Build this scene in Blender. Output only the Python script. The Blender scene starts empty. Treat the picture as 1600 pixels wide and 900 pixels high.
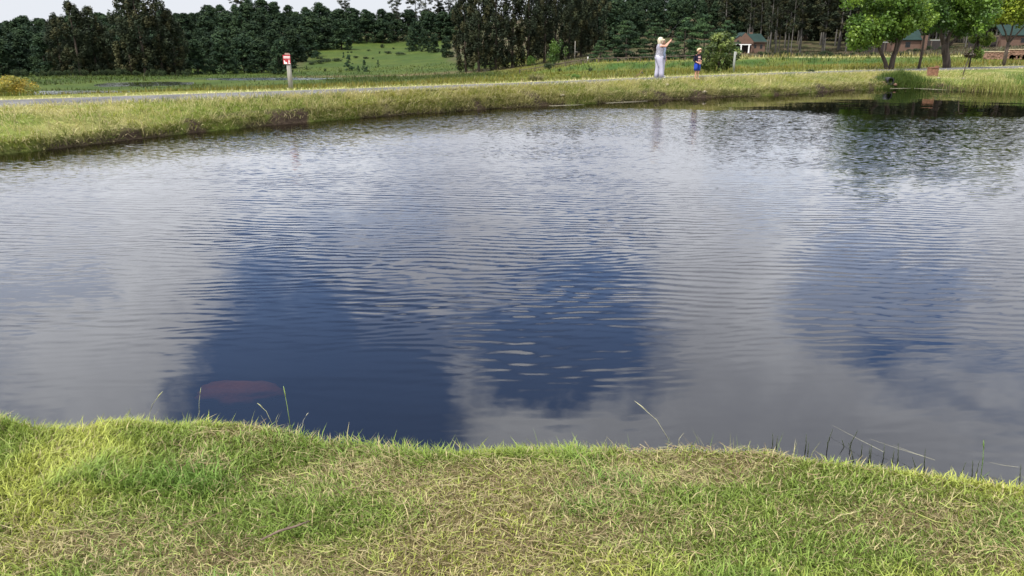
import bpy, bmesh, math, random
import numpy as np
from mathutils import Vector, Matrix

R = math.radians
random.seed(7)
rng = np.random.default_rng(7)
scene = bpy.context.scene
C = scene.collection

# ------------------------------------------------------------------ camera
FPX, CAM_H, PITCH = 1186.0, 1.9, math.atan(380 / 1186)
cam_d = bpy.data.cameras.new('camera')
cam_d.sensor_width = 36.0
cam_d.lens = 36.0 * FPX / 1600
cam_d.clip_start, cam_d.clip_end = 0.05, 6000
cam = bpy.data.objects.new('camera', cam_d)
C.objects.link(cam)
cam.location = (0, 0, CAM_H)
cam.rotation_euler = (R(90) - PITCH, 0, 0)
scene.camera = cam

# ------------------------------------------------------------------ sky, sun, exposure
SUN_EL, SUN_AZ = R(58), R(-38)        # azimuth: 0 = behind the camera, negative = to its left
sun_dir = Vector((math.sin(SUN_AZ) * math.cos(SUN_EL), -math.cos(SUN_AZ) * math.cos(SUN_EL), math.sin(SUN_EL)))
world = bpy.data.worlds.new('World')
scene.world = world
world.use_nodes = True
wt = world.node_tree
for n in list(wt.nodes):
    wt.nodes.remove(n)


def node(t, kind, **kw):
    n = t.nodes.new(kind)
    for k, v in kw.items():
        if k.startswith('i_'):
            n.inputs[k[2:].replace('_', ' ')].default_value = v
        else:
            setattr(n, k, v)
    return n


def math_n(t, op, a, b=None, c=None, clamp=False):
    n = t.nodes.new('ShaderNodeMath')
    n.operation = op
    n.use_clamp = clamp
    for i, v in enumerate((a, b, c)):
        if v is None:
            continue
        if isinstance(v, (int, float)):
            n.inputs[i].default_value = v
        else:
            t.links.new(v, n.inputs[i])
    return n.outputs[0]


def vmath(t, op, a, b):
    n = t.nodes.new('ShaderNodeVectorMath')
    n.operation = op
    for i, v in enumerate((a, b)):
        if isinstance(v, (tuple, list)):
            n.inputs[i].default_value = v
        else:
            t.links.new(v, n.inputs[i])
    return n


def smooth(t, v, lo, hi, a=0.0, b=1.0):
    n = t.nodes.new('ShaderNodeMapRange')
    n.interpolation_type = 'SMOOTHSTEP'
    t.links.new(v, n.inputs[0])
    for i, x in zip((1, 2, 3, 4), (lo, hi, a, b)):
        n.inputs[i].default_value = x
    return n.outputs[0]


def mixc(t, f, a, b, mode='MIX'):
    n = t.nodes.new('ShaderNodeMix')
    n.data_type = 'RGBA'
    n.blend_type = mode
    n.clamp_factor = True
    for s, v in ((n.inputs[0], f), (n.inputs[6], a), (n.inputs[7], b)):
        if isinstance(v, (int, float)):
            s.default_value = v
        elif isinstance(v, (tuple, list)):
            s.default_value = (*v[:3], 1)
        else:
            t.links.new(v, s)
    return n.outputs[2]


def noise_n(t, vec, scale, detail=3.0, rough=0.5, dist=0.0):
    n = t.nodes.new('ShaderNodeTexNoise')
    n.inputs['Scale'].default_value = scale
    n.inputs['Detail'].default_value = detail
    n.inputs['Roughness'].default_value = rough
    n.inputs['Distortion'].default_value = dist
    if vec is not None:
        t.links.new(vec, n.inputs['Vector'])
    return n


def ray(px, py):
    x, y = (px - 800) / FPX, (450 - py) / FPX
    return np.array([x, math.cos(PITCH) + y * math.sin(PITCH), -math.sin(PITCH) + y * math.cos(PITCH)])


sky = node(wt, 'ShaderNodeTexSky', sky_type='NISHITA', sun_disc=False)
sky.sun_elevation = SUN_EL
sky.sun_rotation = math.atan2(sun_dir.x, sun_dir.y)
sky.altitude = 1200
sky.air_density, sky.dust_density, sky.ozone_density = 1.0, 0.6, 1.6
tc = node(wt, 'ShaderNodeTexCoord')
D = tc.outputs['Generated']
sep = node(wt, 'ShaderNodeSeparateXYZ')
wt.links.new(D, sep.inputs[0])
zz = math_n(wt, 'ADD', math_n(wt, 'MAXIMUM', sep.outputs[2], 0.0), 0.22)
cmb = node(wt, 'ShaderNodeCombineXYZ')
wt.links.new(math_n(wt, 'DIVIDE', sep.outputs[0], zz), cmb.inputs[0])
wt.links.new(math_n(wt, 'DIVIDE', sep.outputs[1], zz), cmb.inputs[1])
cl = noise_n(wt, cmb.outputs[0], 1.15, 9.0, 0.56, 0.3).outputs[0]
warp = noise_n(wt, D, 5.0, 6.0, 0.6)
wv = vmath(wt, 'SCALE', vmath(wt, 'SUBTRACT', warp.outputs[1], (0.5, 0.5, 0.5)).outputs[0], (0, 0, 0))
wv.inputs[3].default_value = 0.28
DW = vmath(wt, 'ADD', D, wv.outputs[0]).outputs[0]
gap = None
# breaks in the cloud, as the pond mirrors them (mirror ray of the water pixel, half sizes in direction space)
for px, py, rx, rz, w in ((425, 550, .115, .16, .95), (585, 640, .14, .09, .95), (590, 520, .16, .07, .8), (885, 520, .17, .10, .95), (1350, 458, .12, .075, .60),
                          (1180, 240, .07, .06, .6), (600, 330, .10, .05, .45), (30, 445, .05, .04, .4)):
    d = ray(px, py)
    d = d / np.linalg.norm(d)
    off = vmath(wt, 'SUBTRACT', DW, (d[0], d[1], -d[2]))
    scl = vmath(wt, 'MULTIPLY', off.outputs[0], (1 / rx, 1 / .30, 1 / rz))
    ln = wt.nodes.new('ShaderNodeVectorMath')
    ln.operation = 'LENGTH'
    wt.links.new(scl.outputs[0], ln.inputs[0])
    g = smooth(wt, ln.outputs['Value'], 0.62, 1.16, w, 0.0)
    gap = g if gap is None else math_n(wt, 'MAXIMUM', gap, g)
dens = math_n(wt, 'SUBTRACT', smooth(wt, cl, 0.27, 0.41), gap, clamp=True)
shade = smooth(wt, noise_n(wt, DW, 3.2, 7.0, 0.55).outputs[0], 0.32, 0.68)
ccol = mixc(wt, shade, (7.2, 7.5, 8.5), (11.4, 11.7, 12.5))
lo = smooth(wt, sep.outputs[2], 0.05, 0.13, 1.0, 0.0)
ccol = mixc(wt, lo, ccol, (4.9, 5.1, 5.45))
blue = mixc(wt, 1.0, sky.outputs[0], (1.25, 1.3, 1.5), 'MULTIPLY')
dens = math_n(wt, 'MAXIMUM', dens, smooth(wt, sep.outputs[2], 0.10, 0.30, 0.93, 0.0))
scol = mixc(wt, dens, blue, ccol)
bg = node(wt, 'ShaderNodeBackground')
bg.inputs['Strength'].default_value = 0.13
wt.links.new(scol, bg.inputs['Color'])
wo = node(wt, 'ShaderNodeOutputWorld')
wt.links.new(bg.outputs[0], wo.inputs['Surface'])

sun_l = bpy.data.lights.new('sun', 'SUN')
sun_l.energy = 4.4
sun_l.angle = R(0.9)
sun_l.color = (1.0, 0.955, 0.88)
sun = bpy.data.objects.new('sun', sun_l)
C.objects.link(sun)
sun.rotation_euler = (-sun_dir).to_track_quat('-Z', 'Y').to_euler()
sun.location = sun_dir * 60

scene.view_settings.view_transform = 'Standard'
scene.view_settings.look = 'None'
scene.view_settings.gamma = 1.0
scene.view_settings.exposure = 0.35
scene.view_settings.use_curve_mapping = False
scene.render.engine = 'CYCLES'
scene.cycles.max_bounces = 8
scene.cycles.diffuse_bounces = 3
scene.cycles.glossy_bounces = 3
scene.cycles.transparent_max_bounces = 8
scene.cycles.caustics_reflective = False
scene.cycles.caustics_refractive = False

# ------------------------------------------------------------------ helpers


def tag(o, label=None, cat=None, group=None, kind=None):
    for k, v in (('label', label), ('category', cat), ('group', group), ('kind', kind)):
        if v:
            o[k] = v
    return o


def empty(name, loc=(0, 0, 0), rz=0.0):
    o = bpy.data.objects.new(name, None)
    o.empty_display_size = 0.2
    C.objects.link(o)
    o.location = loc
    o.rotation_euler = (0, 0, rz)
    return o


def obj(name, me, mat=None, parent=None, loc=None):
    o = bpy.data.objects.new(name, me)
    C.objects.link(o)
    if mat is not None and not me.materials:
        me.materials.append(mat)
    if parent is not None:
        o.parent = parent
    if loc is not None:
        o.location = loc
    return o


def np_mesh(name, v, loops, starts, totals, col=None, smooth_=False):
    me = bpy.data.meshes.new(name)
    me.vertices.add(len(v))
    me.vertices.foreach_set('co', np.asarray(v, np.float32).ravel())
    me.loops.add(len(loops))
    me.loops.foreach_set('vertex_index', np.asarray(loops, np.int32))
    me.polygons.add(len(starts))
    me.polygons.foreach_set('loop_start', np.asarray(starts, np.int32))
    me.polygons.foreach_set('loop_total', np.asarray(totals, np.int32))
    if smooth_:
        me.polygons.foreach_set('use_smooth', np.ones(len(starts), bool))
    if col is not None:
        a = me.attributes.new('Col', 'FLOAT_COLOR', 'POINT')
        c4 = np.ones((len(v), 4), np.float32)
        c4[:, :3] = col
        a.data.foreach_set('color', c4.ravel())
    me.update(calc_edges=True)
    return me


def quads_mesh(name, v, faces, col=None, smooth_=False):
    faces = np.asarray(faces)
    n, k = faces.shape
    return np_mesh(name, v, faces.ravel(), np.arange(n) * k, np.full(n, k), col, smooth_)


def _hash(i, j, s):
    h = (i * 374761393 + j * 668265263 + s * 974634777) & 0xffffffff
    h = ((h ^ (h >> 13)) * 1274126177) & 0xffffffff
    return ((h ^ (h >> 16)) & 0xffff) / 65535.0


def vnoise(x, y, s=0):
    x = np.asarray(x, float)
    y = np.asarray(y, float)
    i, j = np.floor(x).astype(np.int64), np.floor(y).astype(np.int64)
    fx, fy = x - i, y - j
    fx, fy = fx * fx * (3 - 2 * fx), fy * fy * (3 - 2 * fy)
    a, b, c, d = _hash(i, j, s), _hash(i + 1, j, s), _hash(i, j + 1, s), _hash(i + 1, j + 1, s)
    return a + (b - a) * fx + (c - a) * fy + (a - b - c + d) * fx * fy


def fbm(x, y, s=0, o=4):
    t, amp, f, tot = 0, 1.0, 1.0, 0.0
    for k in range(o):
        t = t + amp * vnoise(np.asarray(x) * f + 17.3 * k, np.asarray(y) * f - 9.1 * k, s + k)
        tot += amp
        amp *= .5
        f *= 2.03
    return t / tot


def sstep(x, a, b):
    t = np.clip((np.asarray(x, float) - a) / (b - a), 0, 1)
    return t * t * (3 - 2 * t)


def lerp(a, b, t):
    return np.asarray(a) + (np.asarray(b) - np.asarray(a)) * np.asarray(t)[..., None]


# ------------------------------------------------------------------ materials


def pmat(name, col, rough=0.85, vary=0.25, scale=6.0, bump=0.0, bscale=None, metallic=0.0, spec=0.3, stretch=None):
    m = bpy.data.materials.new(name)
    m.use_nodes = True
    t = m.node_tree
    b = t.nodes['Principled BSDF']
    b.inputs['Roughness'].default_value = rough
    b.inputs['Metallic'].default_value = metallic
    b.inputs['Specular IOR Level'].default_value = spec
    co = node(t, 'ShaderNodeTexCoord').outputs['Object']
    if stretch:
        mp = node(t, 'ShaderNodeMapping')
        mp.inputs['Scale'].default_value = stretch
        t.links.new(co, mp.inputs[0])
        co = mp.outputs[0]
    nz = noise_n(t, co, scale, 5.0, 0.6).outputs[0]
    f = smooth(t, nz, 0.25, 0.75)
    c = mixc(t, f, tuple(x * (1 - vary) for x in col), tuple(min(1, x * (1 + vary)) for x in col))
    t.links.new(c, b.inputs['Base Color'])
    if bump:
        bn = node(t, 'ShaderNodeBump')
        bn.inputs['Distance'].default_value = bump
        t.links.new(noise_n(t, co, bscale or scale * 3, 5.0, 0.6).outputs[0], bn.inputs['Height'])
        t.links.new(bn.outputs[0], b.inputs['Normal'])
    return m


def leaf_mat(name, transl=0.3, rough=0.55, spec=0.25, tint=(1, 1, 1)):
    m = bpy.data.materials.new(name)
    m.use_nodes = True
    t = m.node_tree
    b = t.nodes['Principled BSDF']
    out = t.nodes['Material Output']
    b.inputs['Roughness'].default_value = rough
    b.inputs['Specular IOR Level'].default_value = spec
    a = node(t, 'ShaderNodeAttribute', attribute_name='Col')
    oi = node(t, 'ShaderNodeObjectInfo')
    v = math_n(t, 'MULTIPLY_ADD', oi.outputs['Random'], 0.5, 0.75)
    hsv = node(t, 'ShaderNodeHueSaturation')
    t.links.new(a.outputs[0], hsv.inputs['Color'])
    t.links.new(v, hsv.inputs['Value'])
    c = mixc(t, 1.0, hsv.outputs[0], tint, 'MULTIPLY')
    t.links.new(c, b.inputs['Base Color'])
    tr = node(t, 'ShaderNodeBsdfTranslucent')
    t.links.new(c, tr.inputs['Color'])
    mx = node(t, 'ShaderNodeMixShader')
    mx.inputs[0].default_value = transl
    t.links.new(b.outputs[0], mx.inputs[1])
    t.links.new(tr.outputs[0], mx.inputs[2])
    t.links.new(mx.outputs[0], out.inputs['Surface'])
    return m


def attr_ground_mat(name, bump=0.02, fine=14.0):
    m = bpy.data.materials.new(name)
    m.use_nodes = True
    t = m.node_tree
    b = t.nodes['Principled BSDF']
    b.inputs['Roughness'].default_value = 0.95
    b.inputs['Specular IOR Level'].default_value = 0.1
    a = node(t, 'ShaderNodeAttribute', attribute_name='Col')
    co = node(t, 'ShaderNodeTexCoord').outputs['Object']
    n1 = noise_n(t, co, 0.35, 6, 0.65).outputs[0]
    n2 = noise_n(t, co, fine, 5, 0.7).outputs[0]
    f = math_n(t, 'ADD', smooth(t, n1, .2, .8, .75, 1.25), smooth(t, n2, .2, .8, -.35, .35))
    g = node(t, 'ShaderNodeCombineColor')
    for i in range(3):
        t.links.new(f, g.inputs[i])
    t.links.new(mixc(t, 1.0, a.outputs[0], g.outputs[0], 'MULTIPLY'), b.inputs['Base Color'])
    bn = node(t, 'ShaderNodeBump')
    bn.inputs['Distance'].default_value = bump
    t.links.new(n2, bn.inputs['Height'])
    t.links.new(bn.outputs[0], b.inputs['Normal'])
    return m


def brick_mat(name, col=(.115, .055, .036), mortar=(.17, .13, .10), bw=.24, bh=.085):
    m = bpy.data.materials.new(name)
    m.use_nodes = True
    t = m.node_tree
    b = t.nodes['Principled BSDF']
    b.inputs['Roughness'].default_value = 0.9
    co = node(t, 'ShaderNodeTexCoord').outputs['Object']
    s = node(t, 'ShaderNodeSeparateXYZ')
    t.links.new(co, s.inputs[0])
    cc = node(t, 'ShaderNodeCombineXYZ')
    t.links.new(math_n(t, 'ADD', s.outputs[0], s.outputs[1]), cc.inputs[0])
    t.links.new(s.outputs[2], cc.inputs[1])
    br = node(t, 'ShaderNodeTexBrick')
    br.inputs['Scale'].default_value = 1.0
    br.inputs['Brick Width'].default_value = bw
    br.inputs['Row Height'].default_value = bh
    br.inputs['Mortar Size'].default_value = 0.008
    br.inputs['Color1'].default_value = (*col, 1)
    br.inputs['Color2'].default_value = (col[0] * .65, col[1] * .7, col[2] * .75, 1)
    br.inputs['Mortar'].default_value = (*mortar, 1)
    t.links.new(cc.outputs[0], br.inputs['Vector'])
    nz = smooth(t, noise_n(t, co, 1.3, 5, .65).outputs[0], .25, .75)
    c = mixc(t, nz, br.outputs[0], (.135, .078, .05))
    c2 = mixc(t, .55, br.outputs[0], c)
    t.links.new(c2, b.inputs['Base Color'])
    return m


M = {}
M['grass'] = leaf_mat('grass_blade', 0.30, 0.5, 0.3)
M['straw'] = leaf_mat('dry_blade', 0.15, 0.7, 0.2)
M['leaf'] = leaf_mat('broad_leaf', 0.35, 0.5, 0.35)
M['leaf_dark'] = leaf_mat('forest_leaf', 0.10, 0.75, 0.12)
M['ground'] = attr_ground_mat('field_ground', 0.05, 5.0)
M['bank'] = attr_ground_mat('bank_soil', 0.01, 30.0)
M['bark'] = pmat('bark', (.075, .058, .045), .9, .45, 3, .03, 9, stretch=(3, 3, .6))
M['pale_bark'] = pmat('pale_bark', (.135, .125, .112), .85, .55, 1.2, .02, 6, stretch=(2, 2, .35))
M['pine_bark'] = pmat('pine_bark', (.06, .045, .035), .95, .4, 2, .03)
M['wood_post'] = pmat('weathered_wood', (.30, .28, .245), .9, .3, 5, .01, 30, stretch=(6, 6, .6))
M['dark_wood'] = pmat('dark_timber', (.09, .07, .055), .9, .3, 4, .01)
M['white_paint'] = pmat('white_paint', (.72, .71, .69), .6, .08, 5)
M['pale_post'] = pmat('pale_weathered_wood', (.24, .25, .225), .9, .2, 5, .01, 30, stretch=(6, 6, .6))
M['red_paint'] = pmat('red_sign_paint', (.36, .04, .05), .6, .15, 8)
M['sign_white'] = pmat('sign_white', (.78, .74, .72), .5, .08, 12)
M['sign_back'] = pmat('sign_backing', (.33, .20, .17), .8, .3, 14)
M['brick'] = brick_mat('red_brick')
M['stone'] = pmat('rubble_stone', (.22, .13, .09), .9, .5, 3.0, .04, 7)
M['green_roof'] = pmat('green_sheet_roof', (.009, .026, .022), .85, .2, .8)
M['glass'] = pmat('dark_glass', (.012, .014, .016), .15, .2, 2, spec=.5)
M['shade_dark'] = pmat('painted_shade_wall', (.035, .03, .028), .9, .2, 2)  # near-black colour stands in for shade under verandas and inside the arches
M['black'] = pmat('black_plastic', (.012, .012, .013), .4, .2, 20, spec=.5)
M['steel'] = pmat('rod_carbon', (.03, .03, .032), .35, .2, 20, spec=.5)
M['cork'] = pmat('cork_grip', (.16, .10, .06), .8, .3, 40)
M['pipe'] = pmat('concrete_pipe', (.12, .105, .09), .9, .35, 6, .02)
M['rock'] = pmat('reddish_rock', (.56, .29, .19), .9, .16, 5, .01, 9)
M['card'] = pmat('terracotta_block', (.19, .095, .06), .9, .35, 7, .01, 14)
M['twig'] = pmat('twig', (.14, .10, .075), .9, .35, 20, .002, 60)

# ------------------------------------------------------------------ shapes of the land (world metres, y away from the camera)
XS = np.linspace(-90, 140, 2301)


def curve(pts, sm=1.2):
    p = np.array(pts, float)
    y = np.interp(XS, p[:, 0], p[:, 1])
    n = int(sm / .1)
    k = np.exp(-0.5 * (np.arange(-3 * n, 3 * n + 1) / n) ** 2)
    k /= k.sum()
    yp = np.pad(y, 3 * n, mode='reflect', reflect_type='odd')
    y = np.convolve(yp, k, 'valid')
    return lambda x: np.interp(x, XS, y)


_sh = curve([(-90, -44), (-24, 1), (-16, 6.2), (-12, 10.4), (-9.23, 13.6), (-8.42, 15.2), (-7.28, 17.2), (-5.68, 19.4), (-3.59, 21.7), (-.99, 23.9), (2.15, 26.1),
             (5.87, 28.6), (10.1, 30.9), (14.4, 33.9), (17.6, 36.3), (18.7, 36.2), (19.5, 33.9), (21, 32.2), (26, 31), (34, 29.5), (60, 24), (140, 10)], .45)


def shore(x):
    x = np.asarray(x, float)
    return _sh(x) + .9 * (fbm(x * .37 + 2, 0 * x, 3) - .5) + .30 * (fbm(x * 1.9, 0 * x + 5, 4) - .5)


road_n = curve([(-90, -36), (-30, 4.9), (-20, 11.5), (-11.38, 17.1), (-9.2, 18.5), (-6.74, 20.3), (-3.79, 22.9), (0, 25.8), (4.96, 30.1), (11.62, 35.4), (19.5, 40.2),
                (30.34, 46.6), (60, 64), (140, 112)], 2.0)
road_f = curve([(-90, -33.5), (-30, 7.4), (-20, 14.0), (-12.7, 19.2), (-10.24, 20.9), (-7.48, 22.7), (-4.01, 25.1), (0, 28.1), (5.25, 32.4), (12.41, 38.2), (21.55, 44.3),
                (33.09, 51.1), (60, 67), (140, 115)], 2.0)
CREST = 0.6
# far ground: (pixel x, pixel y, distance) control points -> thin plate surface
CP = [(-300, 135, 120), (0, 119, 215), (130, 117, 205), (300, 112, 230), (420, 106, 260), (470, 97, 285), (560, 79, 350), (640, 71, 390), (700, 86, 300), (560, 117, 215),
      (690, 112, 220), (50, 148, 105), (200, 134, 140), (350, 126, 165), (500, 127, 140), (650, 122, 135), (50, 161, 45), (250, 154, 48), (450, 147, 50), (650, 139, 52), (80, 153, 72), (250, 143.5, 75), (450, 138, 78), (700, 128, 75), (-200, 160, 70), (0, 85, 420),
      (250, 62, 430), (430, 40, 440), (560, 50, 470), (700, 40, 480), (-400, 80, 420), (800, 110, 200), (900, 96, 210), (1000, 93, 200), (1160, 83, 222),
      (1300, 86, 220), (1420, 80, 205), (1600, 72, 205), (900, 50, 330), (1050, 20, 420), (1300, 60, 330), (1600, 45, 330), (2000, 60, 200), (860, 116, 95), (1000, 110, 88),
      (1200, 107, 82), (1400, 101, 82), (1600, 98, 82), (2000, 92, 90), (800, 121, 75), (1100, 114, 62), (1400, 107, 62), (1700, 100, 66), (300, 72, 900), (650, 68, 900), (1000, 30, 800), (-700, 72, 900), (2300, 50, 900), (300, 70, 2400), (1300, 60, 2400), (-1500, 70, 2400), (0, 71, 600), (430, 62, 600), (650, 60, 620)]
P3 = []
for px, py, Y in CP:
    d = ray(px, py)
    k = Y / d[1]
    P3.append((d[0] * k, Y, CAM_H + d[2] * k))
P3 = np.array(P3)
SC = 100.0


def _phi(r2):
    return 0.5 * r2 * np.log(r2 + 1e-9)


_n = len(P3)
_q = P3[:, :2] / SC
_K = _phi(((_q[:, None] - _q[None]) ** 2).sum(-1)) + 2e-4 * np.eye(_n)
_A = np.zeros((_n + 3, _n + 3))
_A[:_n, :_n] = _K
_A[:_n, _n] = 1
_A[:_n, _n + 1:] = _q
_A[_n:, :_n] = _A[:_n, _n:].T
_w = np.linalg.solve(_A, np.r_[P3[:, 2], 0, 0, 0])


def far_z(x, y):
    x, y = np.broadcast_arrays(np.asarray(x, float), np.asarray(y, float))
    out = np.full(x.shape, _w[_n])
    X, Y = x / SC, y / SC
    out = out + _w[_n + 1] * X + _w[_n + 2] * Y
    for i in range(_n):
        out = out + _w[i] * _phi((X - _q[i, 0]) ** 2 + (Y - _q[i, 1]) ** 2)
    return out


# low second embankment behind the road on the right: crest line (pixel x, pixel y, distance)
BL = []
for px, py, Y in ((790, 109, 118), (840, 104, 112), (930, 97, 106), (1080, 93, 102), (1160, 89, 100), (1300, 88, 99), (1420, 87.5, 98), (1530, 86, 98), (1620, 84, 100), (2000, 78, 110)):
    d = ray(px, py)
    k = Y / d[1]
    BL.append((d[0] * k, Y, CAM_H + d[2] * k))
BL = np.array(BL)
POOLS = []
for px, py, Y, rx, ry in ((102, 145.5, 112, 11, 4.6), (228, 131.5, 150, 8.5, 8.0), (420, 123.5, 178, 13, 5.5)):
    d = ray(px, py)
    k = Y / d[1]
    POOLS.append((d[0] * k, Y, CAM_H + d[2] * k, rx, ry))


def ground_z(x, y):
    x, y = np.broadcast_arrays(np.asarray(x, float), np.asarray(y, float))
    ys, yn, yf = shore(x), road_n(x), road_f(x)
    d = (y - ys) * .78
    t = np.clip((y - ys) / np.maximum(yn - ys, .3), 0, 1)
    lump = (fbm(x * 1.7, y * 1.7, 11) - .5)
    rise = .17 * np.clip(d / .14, 0, 1) + (CREST - .17) * (1 - (1 - t) ** 1.6)
    z_b = np.where(d < 0, np.maximum(-1.0, d * .55), rise + lump * .16 * np.clip(d / .3, 0, 1) * (1 - t))
    e = (y - yf) * .8
    fz = far_z(x, y) + (fbm(x * .13, y * .13, 5) - .5) * .35
    ang = x / np.maximum(y, 1)
    by = np.interp(ang, BL[:, 0] / BL[:, 1], BL[:, 1])
    bz = np.interp(ang, BL[:, 0] / BL[:, 1], BL[:, 2])
    on = sstep(ang, BL[0, 0] / BL[0, 1] - .02, BL[2, 0] / BL[2, 1])
    up = sstep(y, by - 13, by) * (1 - sstep(y, by + 2, by + 16))
    fz = fz + np.where(up > 0, on * up * (bz - fz), 0)
    for (px, py, pz, rx, ry) in POOLS:
        q = ((x - px) / rx) ** 2 + ((y - py) / ry) ** 2 + (fbm(x * .35, y * .6, 8) - .5) * .5
        inn = 1 - sstep(q, .85, 1.25)
        fz = fz + inn * (pz - .25 - fz)
        apr = (1 - sstep(q, 1.0, 4.0)) * (1 - inn)
        fz = fz + apr * (pz + .03 - fz)
    fall = sstep(e, 1.0, 16.0)
    z_f = CREST - .03 * np.clip(e, 0, 1) + fall * (fz - CREST)
    return np.where(y < yn, z_b, np.where(y < yf, CREST - .025, z_f))


def hit(px, py):
    """world point where the line of sight of a photo pixel meets the land"""
    d = ray(px, py)
    k = np.geomspace(12, 700, 6000)
    z = ground_z(d[0] * k, d[1] * k)
    s = np.nonzero(CAM_H + d[2] * k <= z)[0]
    k = k[s[0]] if len(s) else 500.0
    return Vector((d[0] * k, d[1] * k, float(ground_z(d[0] * k, d[1] * k))))


def at_y(px, Y):
    d = ray(px, 100)
    k = Y / d[1]
    x = d[0] * k
    return Vector((x, Y, float(ground_z(x, Y))))


# ------------------------------------------------------------------ ground sheet
def ground_colour(x, y, z):
    n1, n2 = fbm(x * .12, y * .12, 21), fbm(x * .9, y * .9, 25)
    ys, yn, yf = shore(x), road_n(x), road_f(x)
    mud, soil, straw, gr = (.055, .040, .028), (.10, .085, .045), (.26, .23, .10), (.115, .145, .030)
    c = lerp(np.broadcast_to(gr, x.shape + (3,)), straw, sstep(n2, .45, .7) * .7)
    c = lerp(c, mud, (1 - sstep(z, .06, .22)) * sstep(y, ys - .2, ys + .05) * sstep(n2 + .2 * (n1 - .5), .30, .52))
    c = lerp(c, (.035, .028, .02), 1 - sstep(y, ys - .3, ys + .05))
    hollow = sstep(fbm(x * 1.3, y * 2.0, 81), .54, .66) * (1 - sstep(y - ys, .3, .9)) * (y < yn)
    c = lerp(c, (.042, .030, .021), hollow)
    verge = np.exp(-((y - yn + .15) / .22) ** 2) + np.exp(-((y - yf - .15) / .28) ** 2)
    c = lerp(c, (.40, .36, .20), np.clip(verge, 0, 1) * .75)
    far = sstep(y, yf + .4, yf + 2.5)
    fieldc = lerp(lerp(np.broadcast_to((.105, .118, .017), x.shape + (3,)), (.135, .13, .024), sstep(n1, .4, .65)), (.07, .11, .022), sstep(n2, .5, .8) * .6)
    c = lerp(c, fieldc, far)
    left = sstep(y, 60, 130) * (1 - sstep(x / np.maximum(y, 1), -.04, .03))
    c = lerp(c, lerp(np.broadcast_to((.036, .060, .011), x.shape + (3,)), (.055, .076, .014), sstep(n1, .35, .7)), left)
    ang = x / np.maximum(y, 1)
    brow = np.exp(-((y - 205 - 60 * (ang + .16)) / 9) ** 2) * sstep(ang, -.36, -.2) * (1 - sstep(ang, -.02, .04)) * sstep(n2, .25, .6)
    c = lerp(c, (.13, .10, .055), np.clip(brow, 0, 1))
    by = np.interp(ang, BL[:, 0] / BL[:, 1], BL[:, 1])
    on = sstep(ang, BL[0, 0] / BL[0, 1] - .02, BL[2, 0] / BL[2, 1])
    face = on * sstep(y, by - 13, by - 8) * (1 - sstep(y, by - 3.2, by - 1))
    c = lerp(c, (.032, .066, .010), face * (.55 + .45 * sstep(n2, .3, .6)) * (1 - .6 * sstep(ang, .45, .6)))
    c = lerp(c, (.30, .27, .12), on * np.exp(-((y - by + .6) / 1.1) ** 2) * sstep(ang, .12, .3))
    back = on * sstep(y, by + 2, by + 8) + sstep(y, 235, 300) * (1 - on)
    meadow = sstep(ang, -.285, -.24) * (1 - sstep(ang, -.09, -.07)) * (1 - sstep(y, 400, 425))
    back = np.clip(back * (1 - meadow), 0, 1)
    c = lerp(c, lerp(np.broadcast_to((.045, .05, .02), x.shape + (3,)), (.085, .065, .04), sstep(n2, .4, .7)), back)
    return c


NA, NR = 430, 330
ang = np.linspace(R(-56), R(56), NA)
rad = np.concatenate([np.linspace(9.5, 60, 190, endpoint=False), np.geomspace(60, 2500, NR - 190)])
AA, RR = np.meshgrid(ang, rad)
GX, GY = RR * np.sin(AA), RR * np.cos(AA)
GZ = ground_z(GX, GY)
GZ = np.where(GY < road_n(GX) - .05, GZ - .45, GZ)      # the far bank itself is a finer sheet
gv = np.stack([GX, GY, GZ], -1).reshape(-1, 3)
idx = np.arange(NA * NR).reshape(NR, NA)
gf = np.stack([idx[:-1, :-1], idx[:-1, 1:], idx[1:, 1:], idx[1:, :-1]], -1).reshape(-1, 4)
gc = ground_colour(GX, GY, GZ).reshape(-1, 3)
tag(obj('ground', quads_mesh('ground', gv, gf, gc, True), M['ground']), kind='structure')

FX = np.arange(-24, 62, .11)
FT = np.concatenate([np.linspace(-.6, .0, 5, endpoint=False), np.linspace(0, .7, 14, endpoint=False)])
rows = [shore(FX) + t_ for t_ in FT] + [shore(FX) + .7 + (road_n(FX) + .12 - shore(FX) - .7) * q for q in np.linspace(0, 1, 18)]
FY = np.array(rows)
FXX = np.broadcast_to(FX, FY.shape)
FZ = ground_z(FXX, FY)
fi = np.arange(FY.size).reshape(FY.shape)
ff = np.stack([fi[:-1, :-1], fi[:-1, 1:], fi[1:, 1:], fi[1:, :-1]], -1).reshape(-1, 4)
tag(obj('far_bank', quads_mesh('far_bank', np.stack([FXX, FY, FZ], -1).reshape(-1, 3), ff, ground_colour(FXX, FY, FZ).reshape(-1, 3), True), M['ground']), kind='structure')

# road: its own sheet between the two edge curves, with a slight camber and ragged edges
rx = np.arange(-34, 75, .25)
nv = 7
rv, rf = [], []
for i, x in enumerate(rx):
    yn = float(road_n(x)) - .25 + .22 * (float(fbm(x * 1.3, 1.0, 31)) - .5)
    yf = float(road_f(x)) + .1 + .22 * (float(fbm(x * 1.3, 7.0, 32)) - .5)
    for j in range(nv):
        u = j / (nv - 1)
        rv.append((x + (u - .5) * -.7 * (yf - yn), yn + (yf - yn) * (.15 + .7 * u) if False else yn + (yf - yn) * u, CREST - .004 + .03 * (1 - (2 * u - 1) ** 2)))
for i in range(len(rx) - 1):
    for j in range(nv - 1):
        a = i * nv + j
        rf.append((a, a + nv, a + nv + 1, a + 1))
rv = np.array(rv)
rv[:, 0] = np.repeat(rx, nv)
m = pmat('worn_asphalt', (.10, .098, .098), .9, .35, 1.1, .01, 40)
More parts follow.
